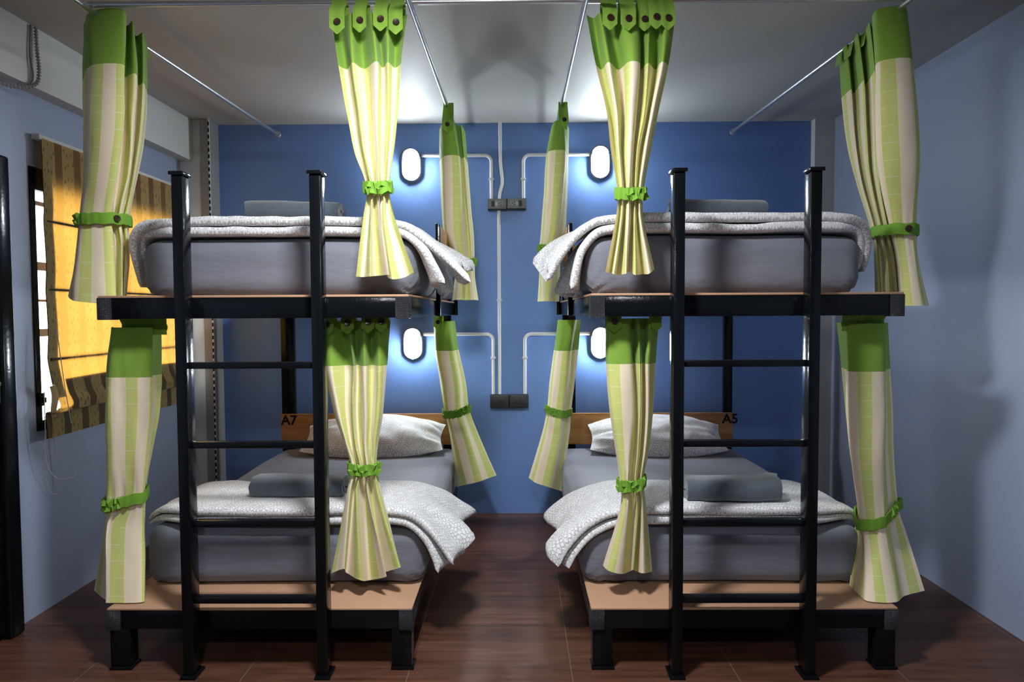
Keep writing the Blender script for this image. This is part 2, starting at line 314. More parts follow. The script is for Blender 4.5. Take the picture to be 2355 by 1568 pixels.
CURTAIN_DATA = {
 'UOL': (4, 1, [
   [(-1.751,2.800,2.517), (-1.618,2.630,2.517), (-1.484,2.620,2.517), (-1.553,2.760,2.517), (-1.506,2.720,2.517), (-1.573,2.860,2.517), (-1.527,2.830,2.517), (-1.585,2.970,2.517)],
   [(-1.761,2.800,2.314), (-1.622,2.630,2.314), (-1.492,2.620,2.314), (-1.571,2.760,2.314), (-1.500,2.720,2.314), (-1.567,2.860,2.314), (-1.529,2.830,2.314), (-1.589,2.970,2.314)],
   [(-1.767,2.800,2.107), (-1.632,2.630,2.107), (-1.503,2.620,2.107), (-1.582,2.760,2.107), (-1.518,2.720,2.107), (-1.588,2.860,2.107), (-1.549,2.830,2.107), (-1.610,2.970,2.107)],
   [(-1.768,2.795,1.934), (-1.664,2.659,1.934), (-1.546,2.651,1.934), (-1.603,2.763,1.934), (-1.542,2.731,1.934), (-1.601,2.843,1.934), (-1.573,2.819,1.934), (-1.627,2.931,1.934)],
   [(-1.779,2.787,1.751), (-1.716,2.702,1.751), (-1.609,2.697,1.751), (-1.637,2.767,1.751), (-1.595,2.747,1.751), (-1.627,2.817,1.751), (-1.601,2.802,1.751), (-1.628,2.872,1.751)],
   [(-1.791,2.787,1.654), (-1.729,2.702,1.654), (-1.602,2.697,1.654), (-1.629,2.767,1.654), (-1.589,2.747,1.654), (-1.621,2.817,1.654), (-1.600,2.802,1.654), (-1.627,2.872,1.654)],
   [(-1.842,2.792,1.444), (-1.737,2.673,1.420), (-1.575,2.666,1.406), (-1.649,2.764,1.425), (-1.587,2.736,1.415), (-1.658,2.834,1.430), (-1.624,2.813,1.422), (-1.671,2.911,1.437)],
 ]),
 'UIL': (4, 1, [
   [(-0.688,2.586,2.474), (-0.663,2.613,2.474), (-0.613,2.565,2.474), (-0.587,2.613,2.474), (-0.536,2.559,2.474), (-0.520,2.604,2.474), (-0.476,2.565,2.474), (-0.448,2.607,2.474), (-0.404,2.577,2.474)],
   [(-0.665,2.585,2.292), (-0.643,2.624,2.292), (-0.604,2.556,2.292), (-0.576,2.624,2.292), (-0.514,2.547,2.292), (-0.504,2.611,2.292), (-0.474,2.556,2.292), (-0.459,2.615,2.292), (-0.427,2.573,2.292)],
   [(-0.635,2.586,2.116), (-0.620,2.619,2.116), (-0.583,2.559,2.116), (-0.564,2.619,2.116), (-0.517,2.552,2.116), (-0.505,2.608,2.116), (-0.476,2.559,2.116), (-0.467,2.612,2.116), (-0.442,2.574,2.116)],
   [(-0.609,2.586,1.971), (-0.598,2.615,1.971), (-0.567,2.563,1.971), (-0.555,2.615,1.971), (-0.517,2.557,1.971), (-0.510,2.606,1.971), (-0.485,2.563,1.971), (-0.479,2.609,1.971), (-0.459,2.576,1.971)],
   [(-0.567,2.587,1.841), (-0.560,2.607,1.841), (-0.541,2.571,1.841), (-0.537,2.607,1.841), (-0.517,2.566,1.841), (-0.512,2.600,1.841), (-0.495,2.571,1.841), (-0.490,2.602,1.841), (-0.476,2.580,1.841)],
   [(-0.582,2.586,1.727), (-0.568,2.613,1.727), (-0.546,2.565,1.727), (-0.545,2.613,1.727), (-0.507,2.559,1.727), (-0.526,2.604,1.727), (-0.495,2.565,1.727), (-0.489,2.607,1.727), (-0.459,2.577,1.727)],
   [(-0.609,2.585,1.505), (-0.592,2.626,1.506), (-0.551,2.554,1.504), (-0.540,2.626,1.510), (-0.478,2.545,1.509), (-0.497,2.612,1.506), (-0.464,2.554,1.493), (-0.432,2.617,1.503), (-0.386,2.572,1.520)],
 ]),
 'UIR': (4, 1, [
   [(0.261,2.579,2.467), (0.292,2.609,2.467), (0.309,2.564,2.467), (0.351,2.612,2.467), (0.392,2.564,2.467), (0.446,2.567,2.467), (0.469,2.615,2.467), (0.489,2.570,2.467), (0.527,2.612,2.467), (0.552,2.564,2.467), (0.592,2.585,2.467)],
   [(0.295,2.575,2.284), (0.322,2.625,2.284), (0.340,2.550,2.284), (0.387,2.630,2.284), (0.411,2.550,2.284), (0.452,2.555,2.284), (0.473,2.635,2.284), (0.485,2.560,2.284), (0.526,2.630,2.284), (0.534,2.550,2.284), (0.566,2.585,2.284)],
   [(0.335,2.575,2.109), (0.358,2.625,2.109), (0.369,2.550,2.109), (0.403,2.630,2.109), (0.410,2.550,2.109), (0.440,2.555,2.109), (0.462,2.635,2.109), (0.474,2.560,2.109), (0.501,2.630,2.109), (0.500,2.550,2.109), (0.529,2.585,2.109)],
   [(0.352,2.576,1.964), (0.376,2.621,1.964), (0.379,2.554,1.964), (0.403,2.626,1.964), (0.405,2.554,1.964), (0.429,2.558,1.964), (0.448,2.630,1.964), (0.448,2.563,1.964), (0.472,2.626,1.964), (0.475,2.554,1.964), (0.501,2.585,1.964)],
   [(0.377,2.579,1.811), (0.391,2.609,1.811), (0.394,2.564,1.811), (0.411,2.612,1.811), (0.413,2.564,1.811), (0.423,2.567,1.811), (0.440,2.615,1.811), (0.442,2.570,1.811), (0.457,2.612,1.811), (0.458,2.564,1.811), (0.474,2.585,1.811)],
   [(0.370,2.577,1.722), (0.389,2.617,1.722), (0.390,2.557,1.722), (0.409,2.621,1.722), (0.407,2.557,1.722), (0.421,2.561,1.722), (0.438,2.625,1.722), (0.439,2.565,1.722), (0.459,2.621,1.722), (0.457,2.557,1.722), (0.475,2.585,1.722)],
   [(0.331,2.575,1.516), (0.359,2.625,1.516), (0.360,2.550,1.508), (0.388,2.630,1.509), (0.399,2.550,1.508), (0.409,2.555,1.512), (0.429,2.635,1.521), (0.442,2.560,1.505), (0.481,2.630,1.512), (0.489,2.550,1.508), (0.517,2.585,1.526)],
 ]),
 'UOR': (4, 1, [
   [(1.437,3.100,2.507), (1.414,2.980,2.507), (1.451,3.030,2.507), (1.399,2.860,2.507), (1.443,2.920,2.507), (1.397,2.760,2.507), (1.444,2.830,2.507), (1.366,2.660,2.507), (1.455,2.620,2.507), (1.537,2.750,2.507)],
   [(1.450,3.100,2.315), (1.434,2.980,2.315), (1.470,3.030,2.315), (1.427,2.860,2.315), (1.465,2.920,2.315), (1.421,2.760,2.315), (1.463,2.830,2.315), (1.381,2.660,2.315), (1.480,2.620,2.315), (1.560,2.750,2.315)],
   [(1.478,3.100,2.107), (1.454,2.980,2.107), (1.486,3.030,2.107), (1.441,2.860,2.107), (1.479,2.920,2.107), (1.432,2.760,2.107), (1.468,2.830,2.107), (1.386,2.660,2.107), (1.502,2.620,2.107), (1.588,2.750,2.107)],
   [(1.505,3.063,1.930), (1.473,2.961,1.930), (1.504,3.003,1.930), (1.458,2.859,1.930), (1.492,2.910,1.930), (1.446,2.774,1.930), (1.480,2.833,1.930), (1.415,2.689,1.930), (1.532,2.655,1.930), (1.605,2.765,1.930)],
   [(1.530,2.975,1.698), (1.513,2.916,1.698), (1.537,2.941,1.698), (1.507,2.856,1.698), (1.534,2.885,1.698), (1.505,2.805,1.698), (1.535,2.841,1.698), (1.499,2.756,1.698), (1.567,2.736,1.698), (1.622,2.800,1.698)],
   [(1.543,2.975,1.573), (1.526,2.916,1.573), (1.554,2.941,1.573), (1.534,2.856,1.573), (1.565,2.885,1.573), (1.532,2.805,1.573), (1.562,2.841,1.573), (1.526,2.756,1.573), (1.580,2.736,1.573), (1.632,2.800,1.573)],
   [(1.563,3.000,1.386), (1.544,2.928,1.386), (1.578,2.958,1.386), (1.547,2.856,1.386), (1.594,2.892,1.386), (1.545,2.796,1.386), (1.579,2.838,1.386), (1.536,2.736,1.386), (1.598,2.712,1.386), (1.672,2.790,1.386)],
 ]),
 'UBL': (4, 1, [
   [(-0.448,4.000,2.427), (-0.410,3.860,2.427), (-0.357,3.840,2.427), (-0.326,3.930,2.427), (-0.313,3.890,2.427), (-0.301,4.050,2.427)],
   [(-0.448,4.000,2.243), (-0.405,3.860,2.243), (-0.330,3.840,2.243), (-0.313,3.930,2.243), (-0.295,3.890,2.243), (-0.287,4.050,2.243)],
   [(-0.442,4.000,2.034), (-0.402,3.860,2.034), (-0.322,3.840,2.034), (-0.300,3.930,2.034), (-0.282,3.890,2.034), (-0.273,4.050,2.034)],
   [(-0.423,3.993,1.812), (-0.390,3.867,1.812), (-0.320,3.849,1.812), (-0.281,3.930,1.812), (-0.264,3.894,1.812), (-0.253,4.038,1.812)],
   [(-0.356,3.971,1.651), (-0.334,3.887,1.651), (-0.303,3.875,1.651), (-0.273,3.929,1.651), (-0.256,3.905,1.651), (-0.245,4.001,1.651)],
   [(-0.363,3.978,1.563), (-0.337,3.881,1.563), (-0.308,3.866,1.563), (-0.288,3.929,1.563), (-0.257,3.901,1.563), (-0.246,4.013,1.563)],
   [(-0.380,3.986,1.439), (-0.344,3.874,1.439), (-0.308,3.858,1.439), (-0.299,3.930,1.439), (-0.242,3.898,1.439), (-0.230,4.026,1.439)],
 ]),
 'UBR': (4, 1, [
   [(0.200,3.980,2.429), (0.211,3.860,2.429), (0.246,3.840,2.429), (0.287,3.930,2.429), (0.306,4.020,2.429)],
   [(0.170,3.980,2.268), (0.184,3.860,2.268), (0.261,3.840,2.268), (0.284,3.930,2.268), (0.303,4.020,2.268)],
   [(0.154,3.980,2.030), (0.174,3.860,2.030), (0.241,3.840,2.030), (0.271,3.930,2.030), (0.295,4.020,2.030)],
   [(0.136,3.975,1.809), (0.159,3.867,1.809), (0.212,3.849,1.809), (0.251,3.930,1.809), (0.282,4.011,1.809)],
   [(0.128,3.964,1.730), (0.150,3.880,1.730), (0.193,3.866,1.730), (0.231,3.929,1.730), (0.255,3.992,1.730)],
   [(0.127,3.964,1.586), (0.144,3.880,1.586), (0.188,3.866,1.586), (0.226,3.929,1.586), (0.250,3.992,1.586)],
   [(0.117,3.969,1.429), (0.141,3.873,1.429), (0.177,3.857,1.429), (0.211,3.929,1.429), (0.245,4.001,1.429)],
 ]),
 'LOL': (4, 1, [
   [(-1.663,2.800,1.316), (-1.596,2.670,1.316), (-1.539,2.655,1.316), (-1.429,2.660,1.316), (-1.463,2.730,1.316), (-1.465,2.800,1.316)],
   [(-1.679,2.800,1.120), (-1.620,2.670,1.120), (-1.543,2.655,1.120), (-1.440,2.660,1.120), (-1.472,2.730,1.120), (-1.470,2.800,1.120)],
   [(-1.684,2.800,0.969), (-1.627,2.670,0.969), (-1.546,2.655,0.969), (-1.447,2.660,0.969), (-1.476,2.730,0.969), (-1.483,2.800,0.969)],
   [(-1.696,2.800,0.793), (-1.629,2.670,0.793), (-1.554,2.655,0.793), (-1.471,2.660,0.793), (-1.498,2.730,0.793), (-1.518,2.800,0.793)],
   [(-1.691,2.784,0.625), (-1.636,2.680,0.625), (-1.566,2.668,0.625), (-1.496,2.672,0.625), (-1.520,2.728,0.625), (-1.540,2.784,0.625)],
   [(-1.710,2.784,0.527), (-1.639,2.680,0.527), (-1.621,2.668,0.527), (-1.498,2.672,0.527), (-1.520,2.728,0.527), (-1.546,2.784,0.527)],
   [(-1.724,2.714,0.247), (-1.607,2.610,0.247), (-1.596,2.598,0.247), (-1.466,2.602,0.247), (-1.491,2.658,0.247), (-1.516,2.714,0.247)],
 ]),
 'LIL': (4, 1, [
   [(-0.767,2.695,1.338), (-0.718,2.647,1.338), (-0.697,2.699,1.338), (-0.654,2.643,1.338), (-0.641,2.703,1.338), (-0.597,2.639,1.338), (-0.576,2.699,1.338), (-0.541,2.651,1.338), (-0.501,2.695,1.338)],
   [(-0.769,2.694,1.162), (-0.729,2.649,1.162), (-0.673,2.697,1.162), (-0.640,2.645,1.162), (-0.636,2.701,1.162), (-0.595,2.641,1.162), (-0.578,2.697,1.162), (-0.540,2.652,1.162), (-0.517,2.694,1.162)],
   [(-0.730,2.690,0.973), (-0.700,2.654,0.973), (-0.675,2.693,0.973), (-0.644,2.651,0.973), (-0.638,2.696,0.973), (-0.596,2.648,0.973), (-0.583,2.693,0.973), (-0.550,2.657,0.973), (-0.534,2.690,0.973)],
   [(-0.693,2.687,0.852), (-0.671,2.657,0.852), (-0.662,2.690,0.852), (-0.637,2.655,0.852), (-0.628,2.692,0.852), (-0.599,2.652,0.852), (-0.590,2.690,0.852), (-0.566,2.660,0.852), (-0.554,2.687,0.852)],
   [(-0.666,2.686,0.757), (-0.646,2.659,0.757), (-0.639,2.688,0.757), (-0.618,2.657,0.757), (-0.612,2.690,0.757), (-0.590,2.654,0.757), (-0.584,2.688,0.757), (-0.564,2.661,0.757), (-0.559,2.686,0.757)],
   [(-0.682,2.690,0.661), (-0.663,2.654,0.661), (-0.654,2.693,0.661), (-0.635,2.651,0.661), (-0.614,2.696,0.661), (-0.590,2.648,0.661), (-0.586,2.693,0.661), (-0.554,2.657,0.661), (-0.544,2.690,0.661)],
   [(-0.752,2.695,0.324), (-0.690,2.647,0.360), (-0.690,2.699,0.323), (-0.621,2.643,0.315), (-0.600,2.703,0.292), (-0.520,2.639,0.332), (-0.546,2.699,0.322), (-0.471,2.651,0.362), (-0.472,2.695,0.348)],
 ]),
 'LIR': (4, 1, [
   [(0.346,2.695,1.342), (0.362,2.647,1.342), (0.429,2.647,1.342), (0.451,2.707,1.342), (0.467,2.643,1.342), (0.496,2.707,1.342), (0.512,2.643,1.342), (0.558,2.695,1.342)],
   [(0.349,2.700,1.166), (0.356,2.640,1.166), (0.439,2.640,1.166), (0.458,2.715,1.166), (0.473,2.635,1.166), (0.501,2.715,1.166), (0.503,2.635,1.166), (0.547,2.700,1.166)],
   [(0.365,2.700,0.969), (0.370,2.640,0.969), (0.446,2.640,0.969), (0.472,2.715,0.969), (0.474,2.635,0.969), (0.502,2.715,0.969), (0.504,2.635,0.969), (0.537,2.700,0.969)],
   [(0.385,2.697,0.832), (0.391,2.643,0.832), (0.439,2.643,0.832), (0.470,2.711,0.832), (0.468,2.639,0.832), (0.495,2.711,0.832), (0.495,2.639,0.832), (0.523,2.697,0.832)],
   [(0.405,2.692,0.697), (0.409,2.650,0.697), (0.433,2.650,0.697), (0.459,2.702,0.697), (0.460,2.646,0.697), (0.480,2.702,0.697), (0.480,2.646,0.697), (0.500,2.692,0.697)],
   [(0.409,2.695,0.607), (0.412,2.647,0.607), (0.433,2.647,0.607), (0.463,2.707,0.607), (0.466,2.643,0.607), (0.488,2.707,0.607), (0.486,2.643,0.607), (0.510,2.695,0.607)],
   [(0.339,2.700,0.352), (0.354,2.640,0.354), (0.405,2.640,0.340), (0.448,2.715,0.322), (0.449,2.635,0.359), (0.469,2.715,0.325), (0.486,2.635,0.345), (0.536,2.700,0.327)],
 ]),
 'LOR': (4, 1, [
   [(1.332,2.860,1.319), (1.299,2.730,1.319), (1.292,2.665,1.319), (1.418,2.655,1.319), (1.465,2.730,1.319), (1.507,2.790,1.319)],
   [(1.355,2.860,1.131), (1.319,2.730,1.131), (1.298,2.665,1.131), (1.419,2.655,1.131), (1.465,2.730,1.131), (1.521,2.790,1.131)],
   [(1.374,2.860,0.956), (1.325,2.730,0.956), (1.304,2.665,0.956), (1.424,2.655,0.956), (1.471,2.730,0.956), (1.535,2.790,0.956)],
   [(1.395,2.860,0.780), (1.339,2.730,0.780), (1.317,2.665,0.780), (1.421,2.655,0.780), (1.478,2.730,0.780), (1.542,2.790,0.780)],
   [(1.413,2.824,0.550), (1.372,2.732,0.550), (1.363,2.687,0.550), (1.442,2.680,0.550), (1.504,2.732,0.550), (1.559,2.775,0.550)],
   [(1.410,2.836,0.461), (1.392,2.732,0.461), (1.374,2.680,0.461), (1.449,2.672,0.461), (1.516,2.732,0.461), (1.592,2.780,0.461)],
   [(1.352,2.756,0.247), (1.344,2.652,0.247), (1.354,2.600,0.247), (1.450,2.592,0.247), (1.518,2.652,0.247), (1.625,2.700,0.247)],
 ]),
 'LBL': (3, 1, [
   [(-0.506,4.120,1.318), (-0.474,4.000,1.318), (-0.406,3.980,1.318), (-0.388,4.060,1.318), (-0.378,4.120,1.318)],
   [(-0.500,4.120,1.144), (-0.465,4.000,1.144), (-0.382,3.980,1.144), (-0.368,4.060,1.144), (-0.355,4.120,1.144)],
   [(-0.470,4.120,0.950), (-0.436,4.000,0.950), (-0.353,3.980,0.950), (-0.334,4.060,0.950), (-0.315,4.120,0.950)],
   [(-0.444,4.101,0.780), (-0.414,4.017,0.780), (-0.348,4.003,0.780), (-0.319,4.059,0.780), (-0.291,4.101,0.780)],
   [(-0.414,4.107,0.636), (-0.379,4.011,0.636), (-0.305,3.995,0.636), (-0.274,4.059,0.636), (-0.240,4.107,0.636)],
   [(-0.375,4.114,0.306), (-0.313,4.006,0.347), (-0.235,3.988,0.369), (-0.181,4.060,0.372), (-0.131,4.114,0.377)],
 ]),
 'LBR': (3, 1, [
   [(0.244,4.120,1.322), (0.260,4.000,1.322), (0.324,3.980,1.322), (0.357,4.060,1.322), (0.383,4.120,1.322)],
   [(0.220,4.120,1.141), (0.234,4.000,1.141), (0.299,3.980,1.141), (0.331,4.060,1.141), (0.367,4.120,1.141)],
   [(0.193,4.120,0.947), (0.213,4.000,0.947), (0.278,3.980,0.947), (0.315,4.060,0.947), (0.346,4.120,0.947)],
   [(0.176,4.101,0.778), (0.198,4.017,0.778), (0.254,4.003,0.778), (0.294,4.059,0.778), (0.323,4.101,0.778)],
   [(0.145,4.107,0.634), (0.172,4.011,0.634), (0.241,3.995,0.634), (0.283,4.059,0.634), (0.313,4.107,0.634)],
   [(0.065,4.114,0.363), (0.104,4.006,0.358), (0.181,3.988,0.337), (0.231,4.060,0.302), (0.266,4.114,0.277)],
 ]),
}

# ------------------------------------------------------------------ room shell
T = .14
struct('floor', MB().box(XL-T, XR+T, YF-T, YB+T, -.1, 0), M['floor'])
struct('ceiling', MB().box(XL-T, XR+T, YF-T, YB+T, ZC, ZC+.12), M['ceil'])
struct('wall_back', MB().box(XL-T, XR+T, YB, YB+T, 0, ZC), M['blue'])
struct('wall_front', MB().box(XL-T, XR+T, YF-T, YF, 0, ZC), M['rear'])
struct('wall_right', MB().box(XR, XR+T, YF, YB, 0, ZC), M['lavender'])
struct('wall_left', MB().box(XL-T, XL, YF, WY0, 0, ZC).box(XL-T, XL, WY1, YB, 0, ZC).box(XL-T, XL, WY0, WY1, 0, WZ0).box(XL-T, XL, WY0, WY1, WZ1, ZC), M['lavender'])
struct('trim_1', MB().box(XL, XL+.08, YF, 4.48, 2.362, ZC), M['white'])                 # beam along the left wall
struct('trim_2', MB().box(XL, -2.046, 4.47, YB, 0, ZC), M['white'])                     # corner column, left
struct('trim_3', MB().box(1.955, XR, 4.54, YB, 0, ZC), M['white'])                      # corner column, right
sl = MB()
for k in range(46): sl.box(-1.992, -1.9905+.003, 4.455, 4.475, .03+k*.056, .03+k*.056+.03)
post = struct('trim_4', MB().box(-2.045, -1.992, 4.44, YB, 0, ZC), mat('grey strut', (.27,.265,.26), .5))   # grey strut beside it
rail_ = MB().box(-1.992, -1.984, 4.44, 4.45, 0, ZC); 
o = rail_.build('slotted_edge', M['pvc'], parent=post, smooth=False)
sl = MB()
for k in range(62): sl.box(-1.9925, -1.983, 4.4375, 4.4402, .03+k*.0418, .03+k*.0418+.024)
sl.build('slots', M['void'], parent=post, smooth=False)

# window in the left wall
wf = MB()
wf.box(-2.25, -2.185, WY0, WY0+.034, WZ0, WZ1).box(-2.25, -2.185, WY1-.034, WY1, WZ0, WZ1)
wf.box(-2.25, -2.185, WY0+.034, WY1-.034, WZ0, WZ0+.045).box(-2.25, -2.185, WY0+.034, WY1-.034, WZ1-.10, WZ1)
wf.box(-2.25, -2.2, 3.70, 3.74, WZ0+.045, WZ1-.10)
win = struct('window_1', wf, M['black'])
MB().box(-2.262, -2.256, WY0, WY1, WZ0, WZ1).build('pane', M['glass'], parent=win, smooth=False)
gb = MB()
for z, hh in ((1.28, .018), (1.435, .006), (1.60, .020), (1.90, .010)): gb.box(-2.31, -2.296, WY0, WY1, z-hh, z+hh)
gb.build('grille', M['redbrown'], parent=win, smooth=False)
wb = MB(); wb.box(-2.232, -2.222, 3.128, 3.136, WZ0+.045, WZ1-.10); wb.build('bead', M['pvc'], parent=win, smooth=False)
la = MB().bbox(-2.185, -2.17, 3.078, 3.10, .95, 1.01, .003).bbox(-2.18, -2.155, 3.085, 3.094, .965, .99, .003)
la.build('latch', M['black'], parent=win)

# black steel door in the left wall, near the camera
df = MB().bbox(XL, -2.13, 2.80, 2.88, 0, 2.03, .012, 3).bbox(XL, -2.13, 1.85, 1.93, 0, 2.03, .012, 3).bbox(XL, -2.13, 1.93, 2.80, 1.96, 2.03, .012, 3)
door = struct('door_1', df, M['black'], smooth=True)
MB().bbox(XL, -2.15, 1.935, 2.795, .03, 1.955, .006).build('door_panel', M['black'], parent=door)
MB().bbox(-2.15, -2.118, 2.66, 2.775, 1.00, 1.22, .01).build('lock_case', M['blackplastic'], parent=door)
MB().bbox(-2.118, -2.075, 2.70, 2.72, 1.08, 1.10, .006).bbox(-2.09, -2.075, 2.60, 2.72, 1.08, 1.10, .006).build('handle', M['steel'], parent=door)

# flexible cable on the beam
cb = thing('flexible_cable', (-2.10, 2.98, 2.40), 'grey coiled flexible cable hanging down the white beam above the window', 'cable')
pts = [(-2.098, 3.02, 2.62), (-2.095, 3.02, 2.52), (-2.09, 3.02, 2.43), (-2.092, 3.005, 2.375), (-2.11, 2.96, 2.345), (-2.14, 2.92, 2.335), (-2.17, 2.88, 2.34)]
sp = spline(pts, 140)
MB().tube(sp, [.0065+.003*math.sin(i*1.35) for i in range(140)], 10).build('hose', mat('grey flexible hose', (.33,.33,.32), .5), cb)
MB().tube(spline([(-2.103, 2.995, 2.62), (-2.103, 2.985, 2.5), (-2.10, 2.99, 2.38), (-2.12, 2.93, 2.348)], 30), .004, 8).build('wire', M['lampgrey'], cb)

# ------------------------------------------------------------------ lights of the room
def lathe(mb, c, prof, n=40):
    rows = [[(c[0]+r*math.cos(2*PI*k/n), c[1]+r*math.sin(2*PI*k/n), c[2]+z) for k in range(n)] for r, z in prof]
    return mb.grid(rows, closed=True)
def ceiling_lamp(x, y, power, label):
    cl = thing('ceiling_lamp', (x, y, ZC), label, 'lamp')
    lathe(MB(), cl.location, [(.02,0),(.18,0),(.185,-.01),(.185,-.03),(.17,-.034),(.02,-.034)]).build('housing', M['white'], cl)
    lathe(MB(), cl.location, [(.001,-.046),(.09,-.045),(.155,-.040),(.166,-.0345)]).build('diffuser', M['diffuser'], cl)
    kd = bpy.data.lights.new('ceiling_lamp_light', 'AREA'); kd.shape = 'DISK'; kd.size = .30; kd.energy = power; kd.color = (.97,.985,1.0)
    ko = bpy.data.objects.new('ceiling_lamp_light', kd); COL.objects.link(ko); ko.location = (0,0,-.052); ko.parent = cl
ceiling_lamp(-.25, 1.66, KEY_POWER, 'round white flush ceiling lamp nearest the foot of the beds')
ceiling_lamp(-.05, -.70, REAR_POWER, 'round white flush ceiling lamp at the rear of the room, behind the viewpoint')
pd = bpy.data.lights.new('window_portal', 'AREA'); pd.shape = 'RECTANGLE'; pd.size = WZ1-WZ0; pd.size_y = WY1-WY0; pd.cycles.is_portal = True
po = bpy.data.objects.new('window_portal', pd); COL.objects.link(po); po.location = (-2.32, (WY0+WY1)/2, (WZ0+WZ1)/2); po.rotation_euler = (0, -PI/2, 0)

def stadium(w, h, n=12):
    """outline of an upright oval: width w, height h, centred"""
    r = w/2; c = h/2-r; pts = []
    for k in range(n+1): a = PI*k/n; pts.append((r*math.cos(a), c+r*math.sin(a)))
    for k in range(n+1): a = PI+PI*k/n; pts.append((r*math.cos(a), -c+r*math.sin(a)))
    return pts
def bulkhead(x, z, label):
    t = thing('bulkhead_lamp', (x, YB, z), label, 'lamp', 'oval bulkhead lamps on the blue wall')
    def rings(mb, levels):
        rows = []
        for (w, h, d, dz) in levels: rows.append([(x+a, YB-d, z+b+dz) for a, b in stadium(w, h)])
        mb.grid(rows, closed=True); n = len(rows[0]); return mb
    b = rings(MB(), [(.132,.215,0,0),(.132,.215,.02,0),(.122,.205,.034,0),(.104,.186,.036,0),(.098,.18,.030,0),(.02,.09,.028,0)])
    b.build('base', M['lampgrey'], t)
    q = -.018
    q = -.003
    l = rings(MB(), [(.100,.178,.030,q),(.098,.175,.046,q),(.088,.164,.060,q),(.064,.138,.070,q),(.03,.105,.074,q),(.004,.08,.075,q)])
    l.build('lens', M['lens'], t)
    # stepped louvres over the lens, then the dark hood round the top
    h = MB(); n = 18
    for i in range(3):
        zc = z+.002+.0145*i; d0 = .084-.007*i
        rows = []
        for (rr, d) in ((.0475,.034),(.0475,d0),(.0518,d0),(.0518,.034)):
            rows.append([(x+rr*math.cos(PI*.04+PI*.92*k/n), YB-d, zc+rr*.9*math.sin(PI*.04+PI*.92*k/n)) for k in range(n+1)])
        h.grid(rows)
    h.build('louvre', M['lampwhite'], t)
    hb = MB(); rows = []
    for (rr, d) in ((.066,.0),(.066,.046),(.0605,.050),(.0545,.048)):
        rows.append([(x+rr*math.cos(PI*.03+PI*.94*k/n), YB-d, z+.0445+rr*math.sin(PI*.03+PI*.94*k/n)) for k in range(n+1)])
    hb.grid(rows).build('hood', M['hood'], t)
    disc(MB(), (x, YB-.04, z-.099), (0,-1,0), .006, .012, 12).build('screw', M['steel'], t)
    return t
bulkhead(-.700, 2.346, 'lit oval bulkhead lamp above the left upper bunk, beside the back curtain')
bulkhead(.553, 2.356, 'lit oval bulkhead lamp above the right upper bunk, behind the front curtain')
bulkhead(-.702, 1.160, 'lit oval bulkhead lamp above the pillow of the left lower bunk')
bulkhead(.554, 1.160, 'lit oval bulkhead lamp above the right lower bunk, half hidden by a curtain')

# white conduit
def conduit(pts, label, clips, g='white conduit pipes on the blue wall'):
    t = thing('conduit_pipe', pts[0], label, 'pipe', g)
    MB().tube(pts, .0115, 14).build('pipe', M['pvc'], t)
    for (x, z) in clips: MB().bbox(x-.017, x+.017, YB-.026, YB, z-.008, z+.008, .003).build('saddle_clip', M['pvc'], t)
    return t
YP = YB-.0125
def ell(xa, xb, zt, zb, label):
    s = 1 if xb > xa else -1; r = .045; pts = [(xa, YP, zt)]
    for k in range(9):
        a = PI/2*k/8; pts.append((xb-s*r+s*r*math.sin(a), YP, zt-r+r*math.cos(a)))
    pts.append((xb, YP, zb)); conduit(pts, label, [(xb, zt-.16)])
ell(-.632, -.169, 2.412, 2.124, 'white pipe bending from the left upper lamp down to the upper socket')
ell(.485, .044, 2.412, 2.124, 'white pipe bending from the right upper lamp down to the upper socket')
ell(-.634, -.163, 1.222, .818, 'white pipe bending from the left lower lamp down to the lower socket')
ell(.487, .049, 1.222, .818, 'white pipe bending from the right lower lamp down to the lower socket')
conduit([(-.110, YP, ZC)]+[tuple(p) for p in spline([(-.110,YP,2.50),(-.108,YP,2.36),(-.098,YP,2.26),(-.098,YP,2.22),(-.112,YP,2.17),(-.118,YP,2.122)], 24)],
        'white kinked pipe running from the ceiling down to the upper socket', [])
conduit([(-.120, YP, 2.046), (-.122, YP, .817)], 'long straight white pipe between the upper and lower sockets', [(-.121, 1.45)])

def socket(x0, x1, z0, z1, swl, dark, label):
    t = thing('wall_socket', ((x0+x1)/2, YB, (z0+z1)/2), label, 'socket', 'sockets on the blue wall')
    MB().bbox(x0, x1, YB-.042, YB, z0, z1, .003).build('back_box', M['blackplastic'], t)
    pm = M['socketshaded'] if dark else M['socketlit']
    MB().bbox(x0+.002, x1-.002, YB-.050, YB-.042, z0+.005, z1-.002, .002).build('face_plate', pm, t)
    zc = (z0+z1)/2+.002; w = x1-x0
    xs, xo = (x0+w*.28, x0+w*.66) if swl else (x0+w*.70, x0+w*.34)
    MB().bbox(xs-.011, xs+.011, YB-.0535, YB-.050, zc-.018, zc+.018, .0015).build('switch', M['blackplastic'] if not dark else pm, t)
    oo = MB().bbox(xo-.017, xo+.017, YB-.0525, YB-.050, zc-.018, zc+.018, .001).build('outlet', M['socketshaded'] if dark else M['lampgrey'], t)
    hm = MB()
    for dx, dz in ((-.008,0),(.007,.009),(.007,-.009)): disc(hm, (xo+dx, YB-.0527, zc+dz), (0,-1,0), .0034, .0012, 10)
    hm.build('holes', M['void'], t, parent=oo)
socket(-.193, -.067, 2.047, 2.121, True, False, 'socket with a switch, painted as lit, left one of the upper pair')
socket(-.066, .061, 2.049, 2.123, False, False, 'socket with a switch, painted as lit, right one of the upper pair')
socket(-.186, -.058, .726, .814, True, True, 'socket with a switch, shade painted in, left one of the lower pair')
socket(-.057, .071, .727, .815, False, True, 'socket with a switch, shade painted in, right one of the lower pair')

